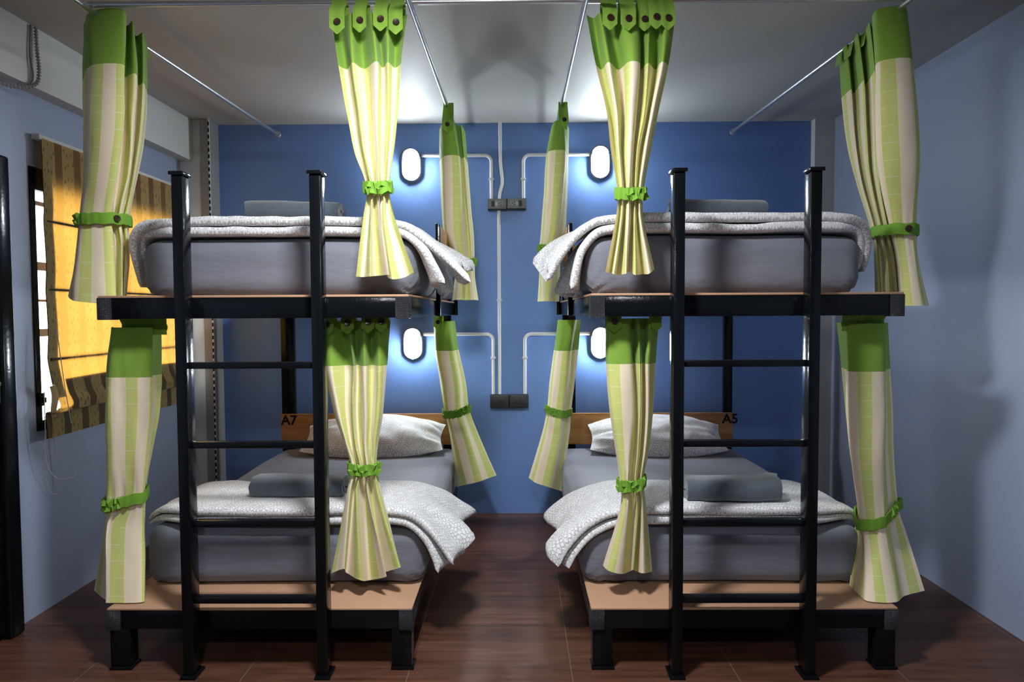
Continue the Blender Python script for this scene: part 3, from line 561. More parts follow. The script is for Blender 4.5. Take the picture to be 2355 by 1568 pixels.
# ------------------------------------------------------------------ curtain rods
def rod(a, b, label, r=.0105):
    t = thing('curtain_rod', a, label, 'rod', 'steel curtain rods under the ceiling')
    MB().tube([a, b], r, 16).build('pole', M['steel'], t)
    return t
def flange(t, p):
    disc(MB(), p, (0,-1,0), .022, .014, 18).build('wall_flange', M['steel'], t)
r1 = rod((-1.591, 2.36, 2.497), (-1.591, 4.598, 2.559), 'thin steel curtain rod running to the blue wall above the window side'); flange(r1, (-1.591, 4.592, 2.559))
r2 = rod((1.435, 2.36, 2.490), (1.435, 4.598, 2.558), 'thin steel curtain rod running to the blue wall along the right wall'); flange(r2, (1.435, 4.592, 2.558))
r3 = rod((-.392, 2.36, 2.501), (-.392, 4.598, 2.55), 'thin steel curtain rod on the aisle side of the left bunk'); flange(r3, (-.392, 4.592, 2.55))
r4 = rod((.2545, 2.36, 2.501), (.2545, 4.598, 2.55), 'thin steel curtain rod on the aisle side of the right bunk'); flange(r4, (.2545, 4.592, 2.55))
rod((-1.60, 2.592, 2.5245), (1.445, 2.592, 2.5245), 'long steel curtain rod crossing the picture just under the ceiling')

# ------------------------------------------------------------------ bunk beds
def post_box(x0, x1, y0, y1, z0, z1): return MB().bbox(x0, x1, y0, y1, z0, z1, .003)
def bunk(x0, x1, ladder, aisle, bedno, nx, label):
    t = thing('bunk_bed', ((x0+x1)/2, 2.56, 0), label, 'bunk bed')
    zl0, zl1 = .160, .233; zu0, zu1 = 1.350, 1.428; Yf, Yb = 2.56, 4.54
    K = M['black']
    def rails(z0, z1, nm):
        MB().bbox(x0, x1, Yf, Yf+.045, z0, z1, .003).build(nm, K, t)
        MB().bbox(x0, x1, Yb-.045, Yb, z0, z1, .003).build(nm, K, t)
        MB().bbox(x0, x0+.045, Yf+.045, Yb-.045, z0, z1, .003).build(nm, K, t)
        MB().bbox(x1-.045, x1, Yf+.045, Yb-.045, z0, z1, .003).build(nm, K, t)
    rails(zl0, zl1, 'lower_rail'); rails(zu0, zu1, 'upper_rail')
    MB().bbox(x0, x1, Yf-.002, Yb, zl1, zl1+.008, .002).build('lower_board', M['ply'], t)
    MB().bbox(x0, x1, Yf-.002, Yb, zu1, zu1+.009, .002).build('upper_board', M['ply'], t)
    for xa, xb in ((x0-.003, x0+.052), (x1-.05, x1+.003)):
        MB().bbox(xa, xb, Yf-.006, Yf+.05, zu0-.004, zu1+.001, .003).build('corner_cap', M['cap'], t)
        MB().bbox(xa, xb, Yf-.006, Yf+.05, zl0-.004, zl1+.001, .003).build('corner_cap', M['cap'], t)
    for xa, xb in ((x0+.006, x0+.082), (x1-.08, x1-.004)):
        for ya in (Yf+.002, Yb-.062):
            l = MB().bbox(xa, xb, ya, ya+.06, .012, zl0, .003).build('leg', K, t)
            MB().bbox(xa-.004, xb+.008, ya-.006, ya+.066, 0, .012, .003).build('foot_plate', K, t, parent=l)
    # tall posts at the head
    for xa, xb in ((x0+.02, x0+.105), (x1-.085, x1-.03)):
        MB().bbox(xa, xb, 4.476, 4.52, zl1+.009, 1.80, .003).build('head_post', K, t)
    # head boards
    for z0, z1, nm in ((.50, .705, 'headboard'), (1.60, 1.80, 'upper_headboard')):
        MB().bbox(x0+.02, x1-.03, 4.452, 4.475, z0, z1, .003).build(nm, M['headwood'], t)
    fc = bpy.data.curves.new('number', 'FONT'); fc.body = bedno; fc.size = .088; fc.extrude = .0006; fc.offset = .0022
    fo = bpy.data.objects.new('bed_number', fc); COL.objects.link(fo)
    dg = bpy.context.evaluated_depsgraph_get(); me = bpy.data.meshes.new_from_object(fo.evaluated_get(dg)); bpy.data.objects.remove(fo)
    no = bpy.data.objects.new('bed_number', me); COL.objects.link(no); me.materials.clear(); me.materials.append(M['void'])
    no.rotation_euler = (PI/2, 0, 0); no.location = Vector((nx, 4.4512, .637))-t.location; no.parent = t
    no['label'] = 'black painted number ' + bedno
    # ladder welded to the front rails
    for xp in ladder:
        p = MB().bbox(xp-.020, xp+.020, 2.494, 2.556, .012, 1.872, .003).build('ladder_post', K, t)
        MB().bbox(xp-.027, xp+.027, 2.486, 2.5575, 1.872, 1.886, .003).build('post_cap', K, t, parent=p)
        MB().bbox(xp-.029, xp+.029, 2.484, 2.57, 0, .012, .002).build('foot_plate', K, t, parent=p)
    for z in (.292, .583, .879, 1.176): MB().bbox(ladder[0]+.020, ladder[1]-.020, 2.508, 2.544, z-.012, z+.012, .003).build('rung', K, t)
    # guard on the aisle side of the upper bunk
    g0, g1 = (x1-.001, x1+.022) if aisle > 0 else (x0-.022, x0+.001)
    MB().bbox(g0, g1, 3.43, 3.46, zu0, 1.812, .003).build('guard_post', K, t)
    MB().bbox(g0, g1, 4.40, 4.43, zu0, 1.812, .003).build('guard_post', K, t)
    MB().bbox(g0+.004, g1-.004, 3.46, 4.40, 1.70, 1.81, .003).build('guard_board', M['headwood'], t)
    return t
bunk(-1.578, -.407, (-1.238, -.735), 1, 'A7', -1.556, 'black steel bunk bed on the left, next to the window, numbered A7')
bunk(.276, 1.440, (.590, 1.084), -1, 'A5', 1.338, 'black steel bunk bed on the right, numbered A5')

# ------------------------------------------------------------------ bedding
def mattress(x0, x1, y0, y1, z0, z1, seed, label):
    t = thing('mattress', ((x0+x1)/2, (y0+y1)/2, z0), label, 'mattress', 'mattresses in grey fitted sheets')
    cx, cy, cz = (x0+x1)/2, (y0+y1)/2, (z0+z1)/2; hx, hy, hz = (x1-x0)/2, (y1-y0)/2, (z1-z0)/2
    r = .07; nx, ny, nzn = 44, 56, 16
    mb = MB()
    def place(p):
        q = Vector((max(-hx+r, min(hx-r, p.x)), max(-hy+r, min(hy-r, p.y)), max(-hz+r, min(hz-r, p.z))))
        d = p-q
        if d.length > 1e-9: p = q+d.normalized()*r
        # corner gathers low on the sides, faint ripples elsewhere
        low = max(0, 1-(p.z+hz)/(hz*1.3)); cor = max(0, 1-(hx-abs(p.x))/.28)*max(0, 1-(hy-abs(p.y))/.28)
        ex = min(1, max(0, (abs(p.x)-hx+.09)/.09)); ey = min(1, max(0, (abs(p.y)-hy+.09)/.09))
        w = .006*nz(p.x*3+seed, p.y*3, p.z*5)
        ang = math.atan2(p.z+hz*1.2, (hx-abs(p.x))+.02) if ey > ex else math.atan2(p.z+hz*1.2, (hy-abs(p.y))+.02)
        g = .007*min(1, max(0, min(hx-abs(p.x), hy-abs(p.y)) if not (ex and ey) else max(hx-abs(p.x), hy-abs(p.y)))/.06)*low*math.sin(ang*20+seed*3+4*nz(p.x*4, p.y*4, seed))*(max(0, 1-(hx-abs(p.x))/.34) if ey > ex else max(0, 1-(hy-abs(p.y))/.34))
        top = max(0, (p.z-hz+.03)/.03)
        nrm = (p-q).normalized() if (p-q).length > 1e-6 else Vector((0,0,1))
        return p+nrm*(w+g) + Vector((0,0,-.012*top*max(0, (abs(p.x)/hx)**6)))
    ax = lambda n, h: [-h+2*h*i/n for i in range(n+1)]
    # dense spacing close to the rounded edges
    def dens(n, h): return [h*math.copysign(1-(1-abs(u))**1.6, u) for u in ax(n, 1.0)]
    X, Y, Z = dens(nx, hx), dens(ny, hy), ax(nzn, hz)
    faces = [([[Vector((x, y, hz)) for x in X] for y in Y]), ([[Vector((x, y, -hz)) for x in X] for y in Y]),
             ([[Vector((x, -hy, z)) for x in X] for z in Z]), ([[Vector((x, hy, z)) for x in X] for z in Z]),
             ([[Vector((-hx, y, z)) for y in Y] for z in Z]), ([[Vector((hx, y, z)) for y in Y] for z in Z])]
    for f in faces: mb.grid([[tuple(place(p)+Vector((cx, cy, cz))) for p in row] for row in f])
    o = mb.build('fitted_sheet', M['sheet'], t)
    bm = bmesh.new(); bm.from_mesh(o.data); bmesh.ops.remove_doubles(bm, verts=bm.verts, dist=.0004); bmesh.ops.recalc_face_normals(bm, faces=bm.faces[:]); bm.to_mesh(o.data); bm.free()
    for p in o.data.polygons: p.use_smooth = True
    return t
LW, RW = (-1.550, -.385), (.262, 1.424)
mattress(-1.533, -.412, 2.765, 4.445, 1.437, 1.675, 1.0, 'thick mattress in a grey sheet on the left upper bunk')
mattress(.279, 1.398, 2.765, 4.445, 1.437, 1.680, 2.0, 'thick mattress in a grey sheet on the right upper bunk')
mattress(-1.550, -.385, 2.765, 4.445, .241, .492, 3.0, 'thick mattress in a grey sheet on the left lower bunk')
mattress(.262, 1.418, 2.765, 4.445, .241, .492, 4.0, 'thick mattress in a grey sheet on the right lower bunk')

def duvet_layer(mb, path, y0, y1, th, drop0, drop1, flare0, flare1, seed, npt=90):
    """sheet of quilt: path runs across the bed as (x, z); the ends hang and fan out"""
    sp = spline([(x, 0, z) for x, z in path], npt); L = [0]
    for a, b in zip(sp, sp[1:]): L.append(L[-1]+(b-a).length)
    rows = []; uvs = []
    for i, p in enumerate(sp):
        d = (sp[min(i+1, npt-1)]-sp[max(i-1, 0)]).normalized(); n = Vector((-d.z, 0, d.x))
        e0 = max(0, 1-L[i]/.26)**1.3; e1 = max(0, 1-(L[-1]-L[i])/.26)**1.3
        f = flare0*e0+flare1*e1; dr = drop0*e0+drop1*e1; wv = e0*(1 if flare0 else .12)+e1*(1 if flare1 else .12)
        t = th*(1-(.25 if flare0 else .62)*e0-(.25 if flare1 else .62)*e1); tip = min(1, min(L[i], L[-1]-L[i])/.018)**.5; t *= max(.12, tip)
        ya, yb = y0-f*.25+(0 if flare0 else .11*e0)+(0 if flare1 else .11*e1), y1+f
        loop = []; lu = []
        K = 9; J = 26; r = t/2
        for k in range(K): a = -PI/2-PI*k/(K-1); loop.append((ya+r+r*math.cos(a), r*math.sin(a)))
        for k in range(1, J): loop.append((ya+r+(yb-ya-2*r)*k/J, r))
        for k in range(K): a = PI/2-PI*k/(K-1); loop.append((yb-r+r*math.cos(a), r*math.sin(a)))
        for k in range(1, J): loop.append((yb-r-(yb-ya-2*r)*k/J, -r))
        row = []
        for (yy, nn) in loop:
            s = (yy-ya)/(yb-ya)
            sgn = math.copysign(1, d.x) if False else (1 if e1 > e0 else -1)
            rip = wv*(.016*math.sin(s*13+seed*2)+.010*math.sin(s*29+seed))
            puff = .007*nz(p.x*5+seed, yy*6, seed)+.004*nz(p.x*14, yy*14, seed)
            q = p+n*(nn+puff*(1 if nn >= 0 else .3)+rip*.9)+Vector((0,0,-dr*(1-s)**2))+Vector((sgn*wv*.03*math.sin(s*9+seed), 0, 0))
            row.append((q.x, yy, q.z)); lu.append((L[i], yy+(.37 if nn < 0 else 0)))
        rows.append(row); uvs.append(lu)
    b = len(mb.v); mb.grid(rows, uvs, closed=True); m = len(rows[0])
    mb.f.append(tuple(b+k for k in range(m))[::-1]); mb.f.append(tuple(b+(npt-1)*m+k for k in range(m)))
def duvet(A, B, y0, y1, dA, dB, seed, label, bset=.006):
    zc = B[len(B)//2][1]
    t = thing('duvet', ((A[0][0]+A[-1][0])/2, (y0+y1)/2, zc), label, 'duvet', 'folded duvets across the beds')
    mb = MB(); duvet_layer(mb, B, y0+bset, y1-.01, .037, *dB, seed+.5); mb.build('lower_fold', M['ring'], t, angle=60)
    mb = MB(); duvet_layer(mb, A, y0, y1, .037, *dA, seed); mb.build('upper_fold', M['ring'], t, angle=60)
    return t
duvet([(-1.566,1.48),(-1.564,1.63),(-1.545,1.69),(-1.48,1.730),(-1,1.739),(-.6,1.736),(-.46,1.722),(-.37,1.675),(-.28,1.615),(-.225,1.575)],
      [(-1.550,1.56),(-1.549,1.63),(-1.530,1.68),(-1.47,1.698),(-1.0,1.699),(-.6,1.699),(-.46,1.690),(-.395,1.63),(-.35,1.53),(-.325,1.455)],
      2.738, 3.22, (.0,.10,.0,.05), (.0,-.03,.0,.03), 1.2, 'white ring-patterned duvet folded on the left upper bunk, its corner hanging into the aisle')
duvet([(.115,1.585),(.16,1.64),(.23,1.695),(.33,1.733),(.5,1.743),(.9,1.743),(1.32,1.738),(1.395,1.712),(1.430,1.65),(1.436,1.53)],
      [(.212,1.44),(.232,1.53),(.262,1.62),(.33,1.690),(.45,1.704),(.9,1.704),(1.32,1.704),(1.38,1.688),(1.411,1.62),(1.415,1.54)],
      2.738, 3.22, (.09,.0,.05,.0), (-.02,0,.03,0), 2.9, 'white ring-patterned duvet folded on the right upper bunk, hanging over both sides')
duvet([(-1.572,.500),(-1.49,.548),(-1.36,.562),(-1.0,.557),(-.6,.562),(-.46,.55),(-.36,.505),(-.275,.44),(-.232,.398)],
      [(-1.572,.478),(-1.50,.512),(-1.38,.522),(-.9,.517),(-.55,.522),(-.44,.508),(-.36,.455),(-.305,.385),(-.285,.345)],
      2.735, 3.20, (.0,.05,.0,.04), (.0,.03,.0,.02), 4.4, 'white ring-patterned duvet folded on the left lower bunk, its end flared over the aisle')
duvet([(.150,.392),(.20,.45),(.28,.51),(.38,.55),(.5,.563),(.9,.556),(1.2,.556),(1.36,.540),(1.435,.505)],
      [(.225,.352),(.25,.405),(.31,.47),(.41,.512),(.65,.518),(.95,.517),(1.25,.517),(1.37,.508),(1.435,.480)],
      2.735, 3.20, (.05,.0,.04,.0), (.03,0,.02,0), 6.1, 'white ring-patterned duvet folded on the right lower bunk, its end flared over the aisle')

def towel(xc, yc, z0, w, d, h, rz, seed, label):
    t = thing('towel', (xc, yc, z0), label, 'towel', 'rolled slate grey towels on the duvets')
    turns = 2.6; n = 110; th = h/2/turns*.92
    cl_ = []
    for i in range(n):
        u = i/(n-1); a = -PI/2+.5+2*PI*turns*u; k = 1-.86*u
        x = (d/2-th/2)*k*math.copysign(abs(math.cos(a))**.75, math.cos(a)); z = (h/2-th/2)*k*math.copysign(abs(math.sin(a))**.75, math.sin(a))
        cl_.append((x, z))
    loop_o, loop_i = [], []
    for i, (x, z) in enumerate(cl_):
        a, b = cl_[max(i-1,0)], cl_[min(i+1,n-1)]; dx, dz = b[0]-a[0], b[1]-a[1]; l = math.hypot(dx, dz) or 1
        nx_, nz_ = dz/l, -dx/l; tt = th/2*min(1, (n-1-i)/4+.2, i/3+.25)
        loop_o.append((x+nx_*tt, z+nz_*tt)); loop_i.append((x-nx_*tt, z-nz_*tt))
    loop = loop_o+loop_i[::-1]; m = len(loop); mb = MB(); rows = []
    S = 22; c, s = math.cos(rz), math.sin(rz)
    for j in range(S+1):
        u = j/S; lx = (u-.5)*w; edge = 1-.05*max(0, (abs(u-.5)-.42)/.08)**2
        row = []
        for (y, z) in loop:
            q = nz(lx*9+seed, y*9, z*9); zz = (z*edge+h/2)*(1+.06*math.sin(u*3+seed)*1)+.004*q; yy = y*edge+.005*nz(lx*7, z*9, seed)
            if z < -h*.30: zz = max(zz, 0)
            ex = lx+.012*nz(y*20, z*20, seed+j//(S+1))
            row.append((xc+ex*c-yy*s, yc+ex*s+yy*c, z0+max(0, zz)))
        rows.append(row)
    b = len(mb.v); mb.grid(rows, closed=True)
    k = len(loop_o)
    for base in (b, b+S*m):
        for i in range(k-1): mb.f.append((base+i, base+i+1, base+m-2-i, base+m-1-i))
    mb.build('roll', M['towel'], t, angle=50)
    return t
towel(-.972, 3.02, 1.757, .40, .20, .105, .02, 1.0, 'rolled slate grey towel on the duvet of the left upper bunk')
towel(.872, 3.02, 1.761, .40, .20, .10, -.03, 2.0, 'rolled slate grey towel on the duvet of the right upper bunk')
towel(-.945, 2.94, .563, .40, .19, .108, -.02, 3.0, 'rolled slate grey towel on the duvet of the left lower bunk')
towel(.895, 2.855, .560, .385, .19, .125, -.03, 4.0, 'rolled slate grey towel on the duvet of the right lower bunk')

def pillow(xc, yc, zc, w, d, h, tilt, rz, seed, label):
    t = thing('pillow', (xc, yc, .49), label, 'pillow', 'white patterned pillows on the lower bunks')
    mb = MB(); n = 40; R = Matrix.Rotation(rz, 4, 'Z') @ Matrix.Rotation(tilt, 4, 'X')
    for sg in (1, -1):
        rows = []; uvs = []
        for i in range(n+1):
            u = -1+2*i/n; row = []; ur = []
            for j in range(n+1):
                v = -1+2*j/n
                pin = (1-.42*abs(u)**2.4)*(1+.10*max(0, abs(u)-.8)*5*abs(v)**6); pin2 = 1-.05*(1-abs(v)**2)*abs(u)**3
                hh = (max(0, 1-abs(u)**2.2)**.7)*(max(0, 1-abs(v)**2.2)**.6)
                edge = max(abs(u), abs(v))
                wr = .016*nz(u*3+seed, v*3, sg)*hh+.014*(abs(u)**2.5)*math.sin(v*9+u*7+seed+3*nz(u*3, v*3, seed))*min(1, hh*3)*sg
                p = R @ Vector((u*w/2*pin2, v*d/2*pin, sg*(h/2*hh)+wr))
                z = zc+p.z
                row.append((xc+p.x, yc+p.y, max(z, .491+.004*max(0, sg)))); ur.append((u*w/2, v*d/2+(.4 if sg < 0 else 0)))
            rows.append(row); uvs.append(ur)
        mb.grid(rows, uvs)
    mb.build('pillow_case', M['ring'], t, angle=70)
    return t
pillow(-.905, 4.275, .582, .88, .44, .22, .42, .03, 1.0, 'white patterned pillow on the left lower bunk, against the wooden headboard')
pillow(.868, 4.275, .580, .84, .44, .21, .42, -.04, 5.0, 'white patterned pillow on the right lower bunk, against the wooden headboard')

# ------------------------------------------------------------------ roman blind
def blind():
    t = thing('roman_blind', (-2.15, 3.7, 2.17), 'gold roman blind with olive stripes, glowing with daylight in the left window', 'blind')
    Y0, Y1 = 3.105, 4.33; Xs = -2.148
    prof = [(2.165,0),(2.0,.002),(1.85,.004),(1.795,.0),(1.70,.003),(1.58,.005),(1.50,.001),(1.482,.0),(1.40,.004),(1.28,.008),(1.19,.003),(1.16,.002),(1.08,.014),(1.0,.030),(.955,.050),(.925,.046),(.915,.045),(.918,.02),(.925,.008),(.90,.004),(.86,.006),(.80,.004)]
    sp = spline([(Xs+o, 0, z) for z, o in prof], 110); L = [0]
    for a, b in zip(sp, sp[1:]): L.append(L[-1]+(b-a).length)
    ny = 60; rows = []; uvs = []
    for i, p in enumerate(sp):
        low = max(0, (1.6-p.z)/.8)
        yl = Y0+.020*low**2-(.05 if p.z < .93 else 0)
        row = []; ur = []
        for j in range(ny+1):
            u = j/ny; y = yl+(Y1-yl)*u
            w = .003*nz(y*3, p.z*2, 2.0)*(.4+low)-.016*low*math.exp(-u*14)*(1 if p.z > .93 else 0)
            row.append((p.x+w, y, p.z+.012*low*math.sin(u*3.1)*(1 if p.z > .93 else .3))); ur.append((y-Y0, -L[i]))
        rows.append(row); uvs.append(ur)
    mb = MB().grid(rows, uvs); mb.build('cloth', M['blind'], t)
    hm = MB()
    hr = [[(q[0]-.004, q[1], q[2]) for q in r[:4]] for r in rows[:92]]
    hm.grid(hr); hm.build('side_hem', M['blinddark'], t)
    k0 = next(i for i, p in enumerate(sp) if p.z < 1.06)
    MB().grid([[(q[0]-.005, q[1], q[2]+(.005 if i < 18 else 0)) for q in r[4:]] for i, r in enumerate(rows[k0:k0+27])]).grid([[(q[0]-.005, q[1], q[2]) for q in r] for r in rows[-14:]]).build('hem_lining', M['blinddark'], t)
    MB().bbox(-2.188, -2.150, Y0-.012, Y1, 2.158, 2.182, .003).build('head_rail', M['white'], t)
    for z in (1.795, 1.482, 1.160):
        MB().tube([(Xs-.006, Y0+.02, z), (Xs-.006, Y1, z)], .0075, 10).build('dowel', M['blinddark'], t)
    # loose end of the last fold sticking out at the side
    fl = []; 
    for i in range(13):
        v = i/12; row = []
        wd_ = .030*math.sin(PI*(v*.85+.12))**.7
        for j in range(7):
            u = j/6-.5; row.append((-2.128+.018*math.cos(u*PI), 3.085+.02*v+wd_*1.3*u+.014*math.sin(v*5), 1.045-.145*v+.008*u))
        fl.append(row)
    MB().grid(fl).build('fold_end', mat('cream lining', (.62,.47,.24), .8), t)
    def cordline(name, pts): MB().tube(spline(pts, 50), .0018, 6).build(name, M['cord'], t)
    cordline('cord', [(-2.135,3.05,1.02),(-2.14,3.055,.85),(-2.15,3.07,.70),(-2.14,3.12,.61),(-2.12,3.20,.595),(-2.12,3.23,.605)])
    cordline('cord', [(-2.11,3.11,1.30),(-2.09,3.12,1.05),(-2.09,3.16,.86)])
    cordline('cord', [(-2.175,3.16,.80),(-2.17,3.175,.68),(-2.17,3.185,.56),(-2.17,3.165,.525),(-2.17,3.125,.54),(-2.17,3.09,.62)])
    return t
blind()

# ------------------------------------------------------------------ curtains
def crom(a, b, c, d, u):
    u2 = u*u; u3 = u2*u
    return .5*((2*b)+(c-a)*u+(2*a-5*b+4*c-d)*u2+(3*b-a-3*c+d)*u3)
def curtain(key, label, group, rod_z, tie, tabs=(), seed=0):
    ti, hi, rows = CURTAIN_DATA[key]
    rows = [[Vector(p) for p in r] for r in rows]; SEG = 8
    n = len(rows[0]); lev = []
    for r in rows:
        s = []
        for i in range(n-1):
            a, b, c, d = r[max(i-1,0)], r[i], r[i+1], r[min(i+2,n-1)]
            for k in range(SEG): s.append(crom(a, b, c, d, k/SEG))
        s.append(r[-1].copy()); lev.append(s)
    m = len(lev[0]); U_ = [0]*m
    for k in range(1, m): U_[k] = U_[k-1]+max((lev[1][k]-lev[1][k-1]).length, (lev[-1][k]-lev[-1][k-1]).length*.9)
    zs = [sum(p.z for p in s)/m for s in lev]; nl = len(lev)
    ztie = zs[ti]
    def at(z):
        i = 0
        while i < nl-2 and z < zs[i+1]: i += 1
        u = (zs[i]-z)/(zs[i]-zs[i+1]); h = zs[i]-zs[i+1]; out = []
        for k in range(m):
            b, c = lev[i][k], lev[i+1][k]
            mb_ = (c-lev[i-1][k])/(zs[i-1]-zs[i+1])*h if i > 0 else (c-b)
            mc_ = (lev[i+2][k]-b)/(zs[i]-zs[i+2])*h if i+2 < nl else (c-b)
            u2 = u*u; u3 = u2*u
            p = b*(2*u3-3*u2+1)+mb_*(u3-2*u2+u)+c*(-2*u3+3*u2)+mc_*(u3-u2)
            w = .0035*nz(U_[k]*16+seed, z*5, seed)+.0022*nz(U_[k]*40, z*9, seed+3)
            near = math.exp(-((z-ztie)/.09)**2); w += near*.004*math.sin(U_[k]*150+seed)
            out.append((p.x+w*.5, p.y+w, p.z))
        return out
    mid = rows[0][n//2]
    t = thing('curtain', (mid.x, mid.y, rod_z), label, 'curtain', group)
    def sheet(z0, z1, k):
        P, uv = [], []
        for i in range(k+1):
            z = z0+(z1-z0)*i/k; P.append(at(z)); uv.append([(U_[j]+seed*.037, z) for j in range(m)])
        return MB().grid(P, uv)
    sheet(zs[0], zs[hi], 10).build('header_band', M['green'], t, angle=80)
    sheet(zs[hi], zs[-1], 54).build('striped_body', M['curtain'], t, angle=80)
    # tie band round the gathered cloth
    pts = [p for dz in (-.024, 0, .024) for p in at(ztie+dz)]; xs = [p[0] for p in pts]; ys = [p[1] for p in pts]
    cx, cy = (min(xs)+max(xs))/2, (min(ys)+max(ys))/2; a, b = (max(xs)-min(xs))/2, (max(ys)-min(ys))/2
    tl, r0, r1, bt = tie
    H = .044
    def hull(pp):
        pp = sorted(set((round(p[0], 4), round(p[1], 4)) for p in pp)); lo, up = [], []
        cr = lambda o, q, r: (q[0]-o[0])*(r[1]-o[1])-(q[1]-o[1])*(r[0]-o[0])
        for p in pp:
            while len(lo) > 1 and cr(lo[-2], lo[-1], p) <= 0: lo.pop()
            lo.append(p)
        for p in reversed(pp):
            while len(up) > 1 and cr(up[-2], up[-1], p) <= 0: up.pop()
            up.append(p)
        return lo[:-1]+up[:-1]
    hp = hull(pts); rad = []
    for k in range(120):                                   # distance from the middle to the outline, by bearing
        q = 2*PI*k/120; dx, dy = math.cos(q), math.sin(q); best = .01
        for (x1, y1), (x2, y2) in zip(hp, hp[1:]+hp[:1]):
            ex, ey = x2-x1, y2-y1; den = dx*ey-dy*ex
            if abs(den) < 1e-9: continue
            tt = ((x1-cx)*ey-(y1-cy)*ex)/den; uu = ((x1-cx)*dy-(y1-cy)*dx)/den
            if tt > 0 and -1e-6 <= uu <= 1+1e-6: best = max(best, tt)
        rad.append(best)
    rad = [max(rad[k], (rad[k-2]+rad[k-1]*2+rad[k]*3+rad[(k+1)%120]*2+rad[(k+2)%120])/9) for k in range(120)]
    def bp(deg, off, dz):
        f = (deg % 360)/3; i = int(f) % 120; w = f-int(f); r = rad[i]*(1-w)+rad[(i+1)%120]*w
        q = math.radians(deg); ca, sa = math.cos(q), math.sin(q)
        return Vector((cx+(r+.005+off)*ca, cy+(r+.005+off)*sa, ztie+tl*ca+dz-.008*max(0, -sa)))
    K = 72; P = []
    for (off, dz) in ((0,-H/2),(.004,-H/2),(.006,0),(.004,H/2),(0,H/2),(-.001,0)):
        P.append([tuple(bp(360*k/K, off+.0015*math.sin(k*2.1+seed), dz+.002*math.sin(k*1.1+seed))) for k in range(K)])
    P.append(P[0])
    band = MB().grid(P, closed=True).build('tieback', M['greentie'], t, angle=50)
    if r1 > r0:
        f = MB(); per = (a+b)/2*PI/180*1.08; step = .026/per; k = 0; d = r0; rnd = random.Random(seed+5)
        while d < r1:
            for row in (0, 1):
                d0 = d+(step*.5 if row else 0); zc = (.010 if row else -.012)
                up = 1 if (k+row) % 2 else -1
                A = bp(d0, .003, zc-.016*up); B = bp(d0+step*1.25, .003, zc-.010*up); C_ = bp(d0+step*.6, .006, zc+.018*up)
                Q = bp(d0+step*(.35+.5*rnd.random()), .012+.006*rnd.random(), zc-.006*up+.006*(rnd.random()-.5))
                f.add([A, B, C_, Q], [(0,1,3),(1,2,3),(2,0,3),(0,2,1)])
            d += step; k += 1
        f.build('pleated_ruffle', M['greentie'], t, parent=band, smooth=False)
    if bt is not None:
        c = bp(bt, .011, 0); nn = (c-Vector((cx, cy, c.z))); disc(MB(), c, nn, .0135, .007, 18).build('button', M['button'], t, parent=band)
    # tabs over the rod
    for tb in tabs:
        kind = tb[0]
        if kind == 'front':            # (kind, x, rod_y, width, tip_z, fabric_y, button)
            _, x, ry, w, tipz, fy, btn = tb
            path = [(ry+.016, zs[0]-.03), (ry+.016, rod_z-.01), (ry+.012, rod_z+.009), (ry, rod_z+.0145), (ry-.012, rod_z+.009), (ry-.017, rod_z-.012), (fy-.006, zs[0]+.004), (fy-.009, zs[0]-.012), (fy-.009, tipz+w*.45)]
            rws = []
            for (yy, zz) in path: rws.append([(x+w*(j/6-.5), yy+.002*math.sin(j*1.3+x*40), zz) for j in range(7)])
            rws.append([(x+w*.10*(j/6-.5), fy-.010, tipz+.002) for j in range(7)])
            tm = MB().grid(rws).build('tab', M['green'], t, angle=70)
            if btn: disc(MB(), (x+.002, fy-.0125, tipz+.046), (.1,-1,.1), .0125, .006, 18).build('button', M['button'], t, parent=tm)
        else:                          # loop round a rod that runs along y: (kind, y, rod_x, width, drop)
            _, y, rx, w, drop = tb
            path = [(rx-.024, rod_z-drop), (rx-.017, rod_z-.012), (rx-.012, rod_z+.009), (rx, rod_z+.0145), (rx+.012, rod_z+.009), (rx+.017, rod_z-.012), (rx+.026, rod_z-drop)]
            rws = [[(xx, y+w*(j/6-.5), zz+.024*(y+w*(j/6-.5)-tb[6]) if len(tb) > 6 else zz) for j in range(7)] for (xx, zz) in path]
            MB().grid(rws).build('tab', M['green'], t, angle=70)
    return t
GU, GL = 'striped curtains tied back at the upper bunks', 'striped curtains tied back at the lower bunks'
curtain('UOL', 'striped curtain with a buttoned green tie, hanging in front of the window blind', GU, 2.500, (0, 150, 225, -35),
        [('loop', 2.66, -1.591, .07, .045), ('loop', 2.755, -1.591, .06, .05), ('loop', 2.85, -1.591, .06, .05), ('loop', 2.94, -1.591, .05, .045)], 1)
curtain('UIL', 'striped curtain with a green ruffle tie, at the aisle end of the left upper bunk', GU, 2.5245, (0, 185, 358, None),
        [('front', -.655, 2.592, .056, 2.385, 2.545, 1), ('front', -.572, 2.592, .050, 2.390, 2.545, 1), ('front', -.495, 2.592, .052, 2.392, 2.540, 1), ('front', -.440, 2.592, .052, 2.382, 2.546, 1)], 2)
curtain('UIR', 'striped curtain with a green ruffle tie, at the aisle end of the right upper bunk', GU, 2.5245, (0, 235, 358, None),
        [('front', .342, 2.592, .054, 2.392, 2.545, 1), ('front', .408, 2.592, .056, 2.388, 2.543, 1), ('front', .470, 2.592, .046, 2.392, 2.560, 1), ('front', .510, 2.592, .052, 2.394, 2.546, 1), ('front', .553, 2.592, .052, 2.390, 2.546, 1)], 3)
curtain('UOR', 'striped curtain with a buttoned plain tie, hanging beside the right wall', GU, 2.494, (.0, -40, 40, -97),
        [('loop', 2.655, 1.435, .07, .04), ('loop', 2.75, 1.435, .06, .05), ('loop', 2.86, 1.435, .06, .05), ('loop', 2.97, 1.435, .06, .05), ('loop', 3.06, 1.435, .05, .05)], 4)
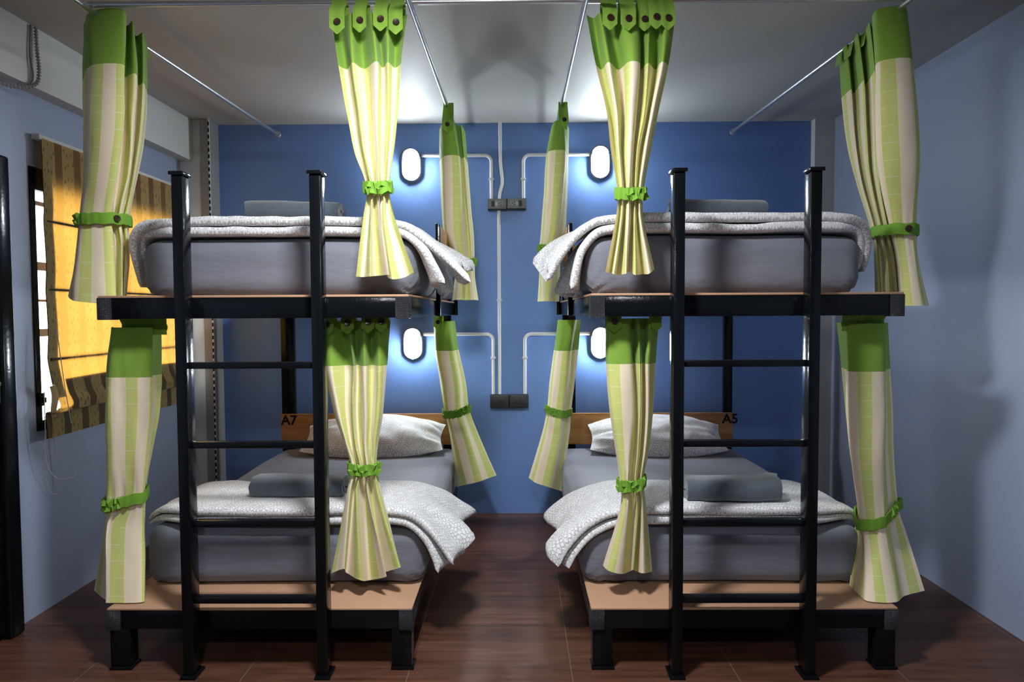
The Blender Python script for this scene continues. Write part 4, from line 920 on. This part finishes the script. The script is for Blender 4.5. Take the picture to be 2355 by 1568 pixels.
curtain('UBL', 'shaded striped curtain at the head of the left upper bunk, against the blue wall', GU, 2.535, (.008, 200, 375, None),
        [('front', -.383, 3.90, .055, 2.36, 3.815, 1), ('loop', 3.96, -.392, .06, .09)], 5)
curtain('UBR', 'shaded striped curtain at the head of the right upper bunk, against the blue wall', GU, 2.535, (-.004, 165, 235, None),
        [('front', .262, 3.90, .050, 2.38, 3.815, 1), ('loop', 3.96, .2545, .06, .09)], 6)
curtain('LOL', 'striped curtain tied low with a green ruffle, below the window blind', GL, 1.378, (.022, 150, 285, None), [('front', -1.538+.034*k, 2.66, .042, 1.295, 2.69, 0) for k in range(5)], 7)
curtain('LIL', 'striped curtain with a green ruffle tie, beside the ladder of the left lower bunk', GL, 1.378, (0, 185, 358, None),
        [('front', -.735, 2.66, .056, 1.278, 2.632, 1), ('front', -.655, 2.66, .050, 1.285, 2.632, 1), ('front', -.575, 2.66, .052, 1.288, 2.628, 1), ('front', -.525, 2.66, .046, 1.290, 2.636, 1)], 8)
curtain('LIR', 'striped curtain with a half plain tie at the aisle end of the right lower bunk', GL, 1.378, (.006, 180, 290, None),
        [('front', .372, 2.66, .055, 1.285, 2.632, 1), ('front', .535, 2.66, .040, 1.29, 2.640, 0)], 9)
curtain('LOR', 'striped curtain tied low and flaring at its hem, nearest the right wall', GL, 1.378, (.030, -75, 25, None), [('front', 1.288+.031*k, 2.66, .04, 1.295, 2.69, 0) for k in range(5)], 10)
curtain('LBL', 'shaded striped curtain tied with a green ruffle at the left lower headboard', GL, 1.398, (.012, 190, 375, None),
        [('front', -.462, 4.03, .05, 1.268, 3.958, 1)], 11)
curtain('LBR', 'shaded striped curtain with a mostly plain tie at the right lower headboard', GL, 1.398, (-.014, 165, 235, None), (), 12)

# hidden rods the lower curtains hang on, under the upper bunks
def track(a, b, label): 
    t = thing('curtain_rod', a, label, 'rod', 'curtain rods under the upper bunks'); MB().tube([a, b], .009, 12).build('pole', M['steel'], t)
track((-1.532, 2.66, 1.378), (-.453, 2.66, 1.378), 'thin rod across the foot, under the left upper bunk')
track((.322, 2.66, 1.378), (1.394, 2.66, 1.378), 'thin rod across the foot, under the right upper bunk')
track((-.466, 2.66, 1.398), (-.466, 4.494, 1.398), 'thin rod along the aisle side, under the left upper bunk')
track((.336, 2.66, 1.398), (.336, 4.494, 1.398), 'thin rod along the aisle side, under the right upper bunk')
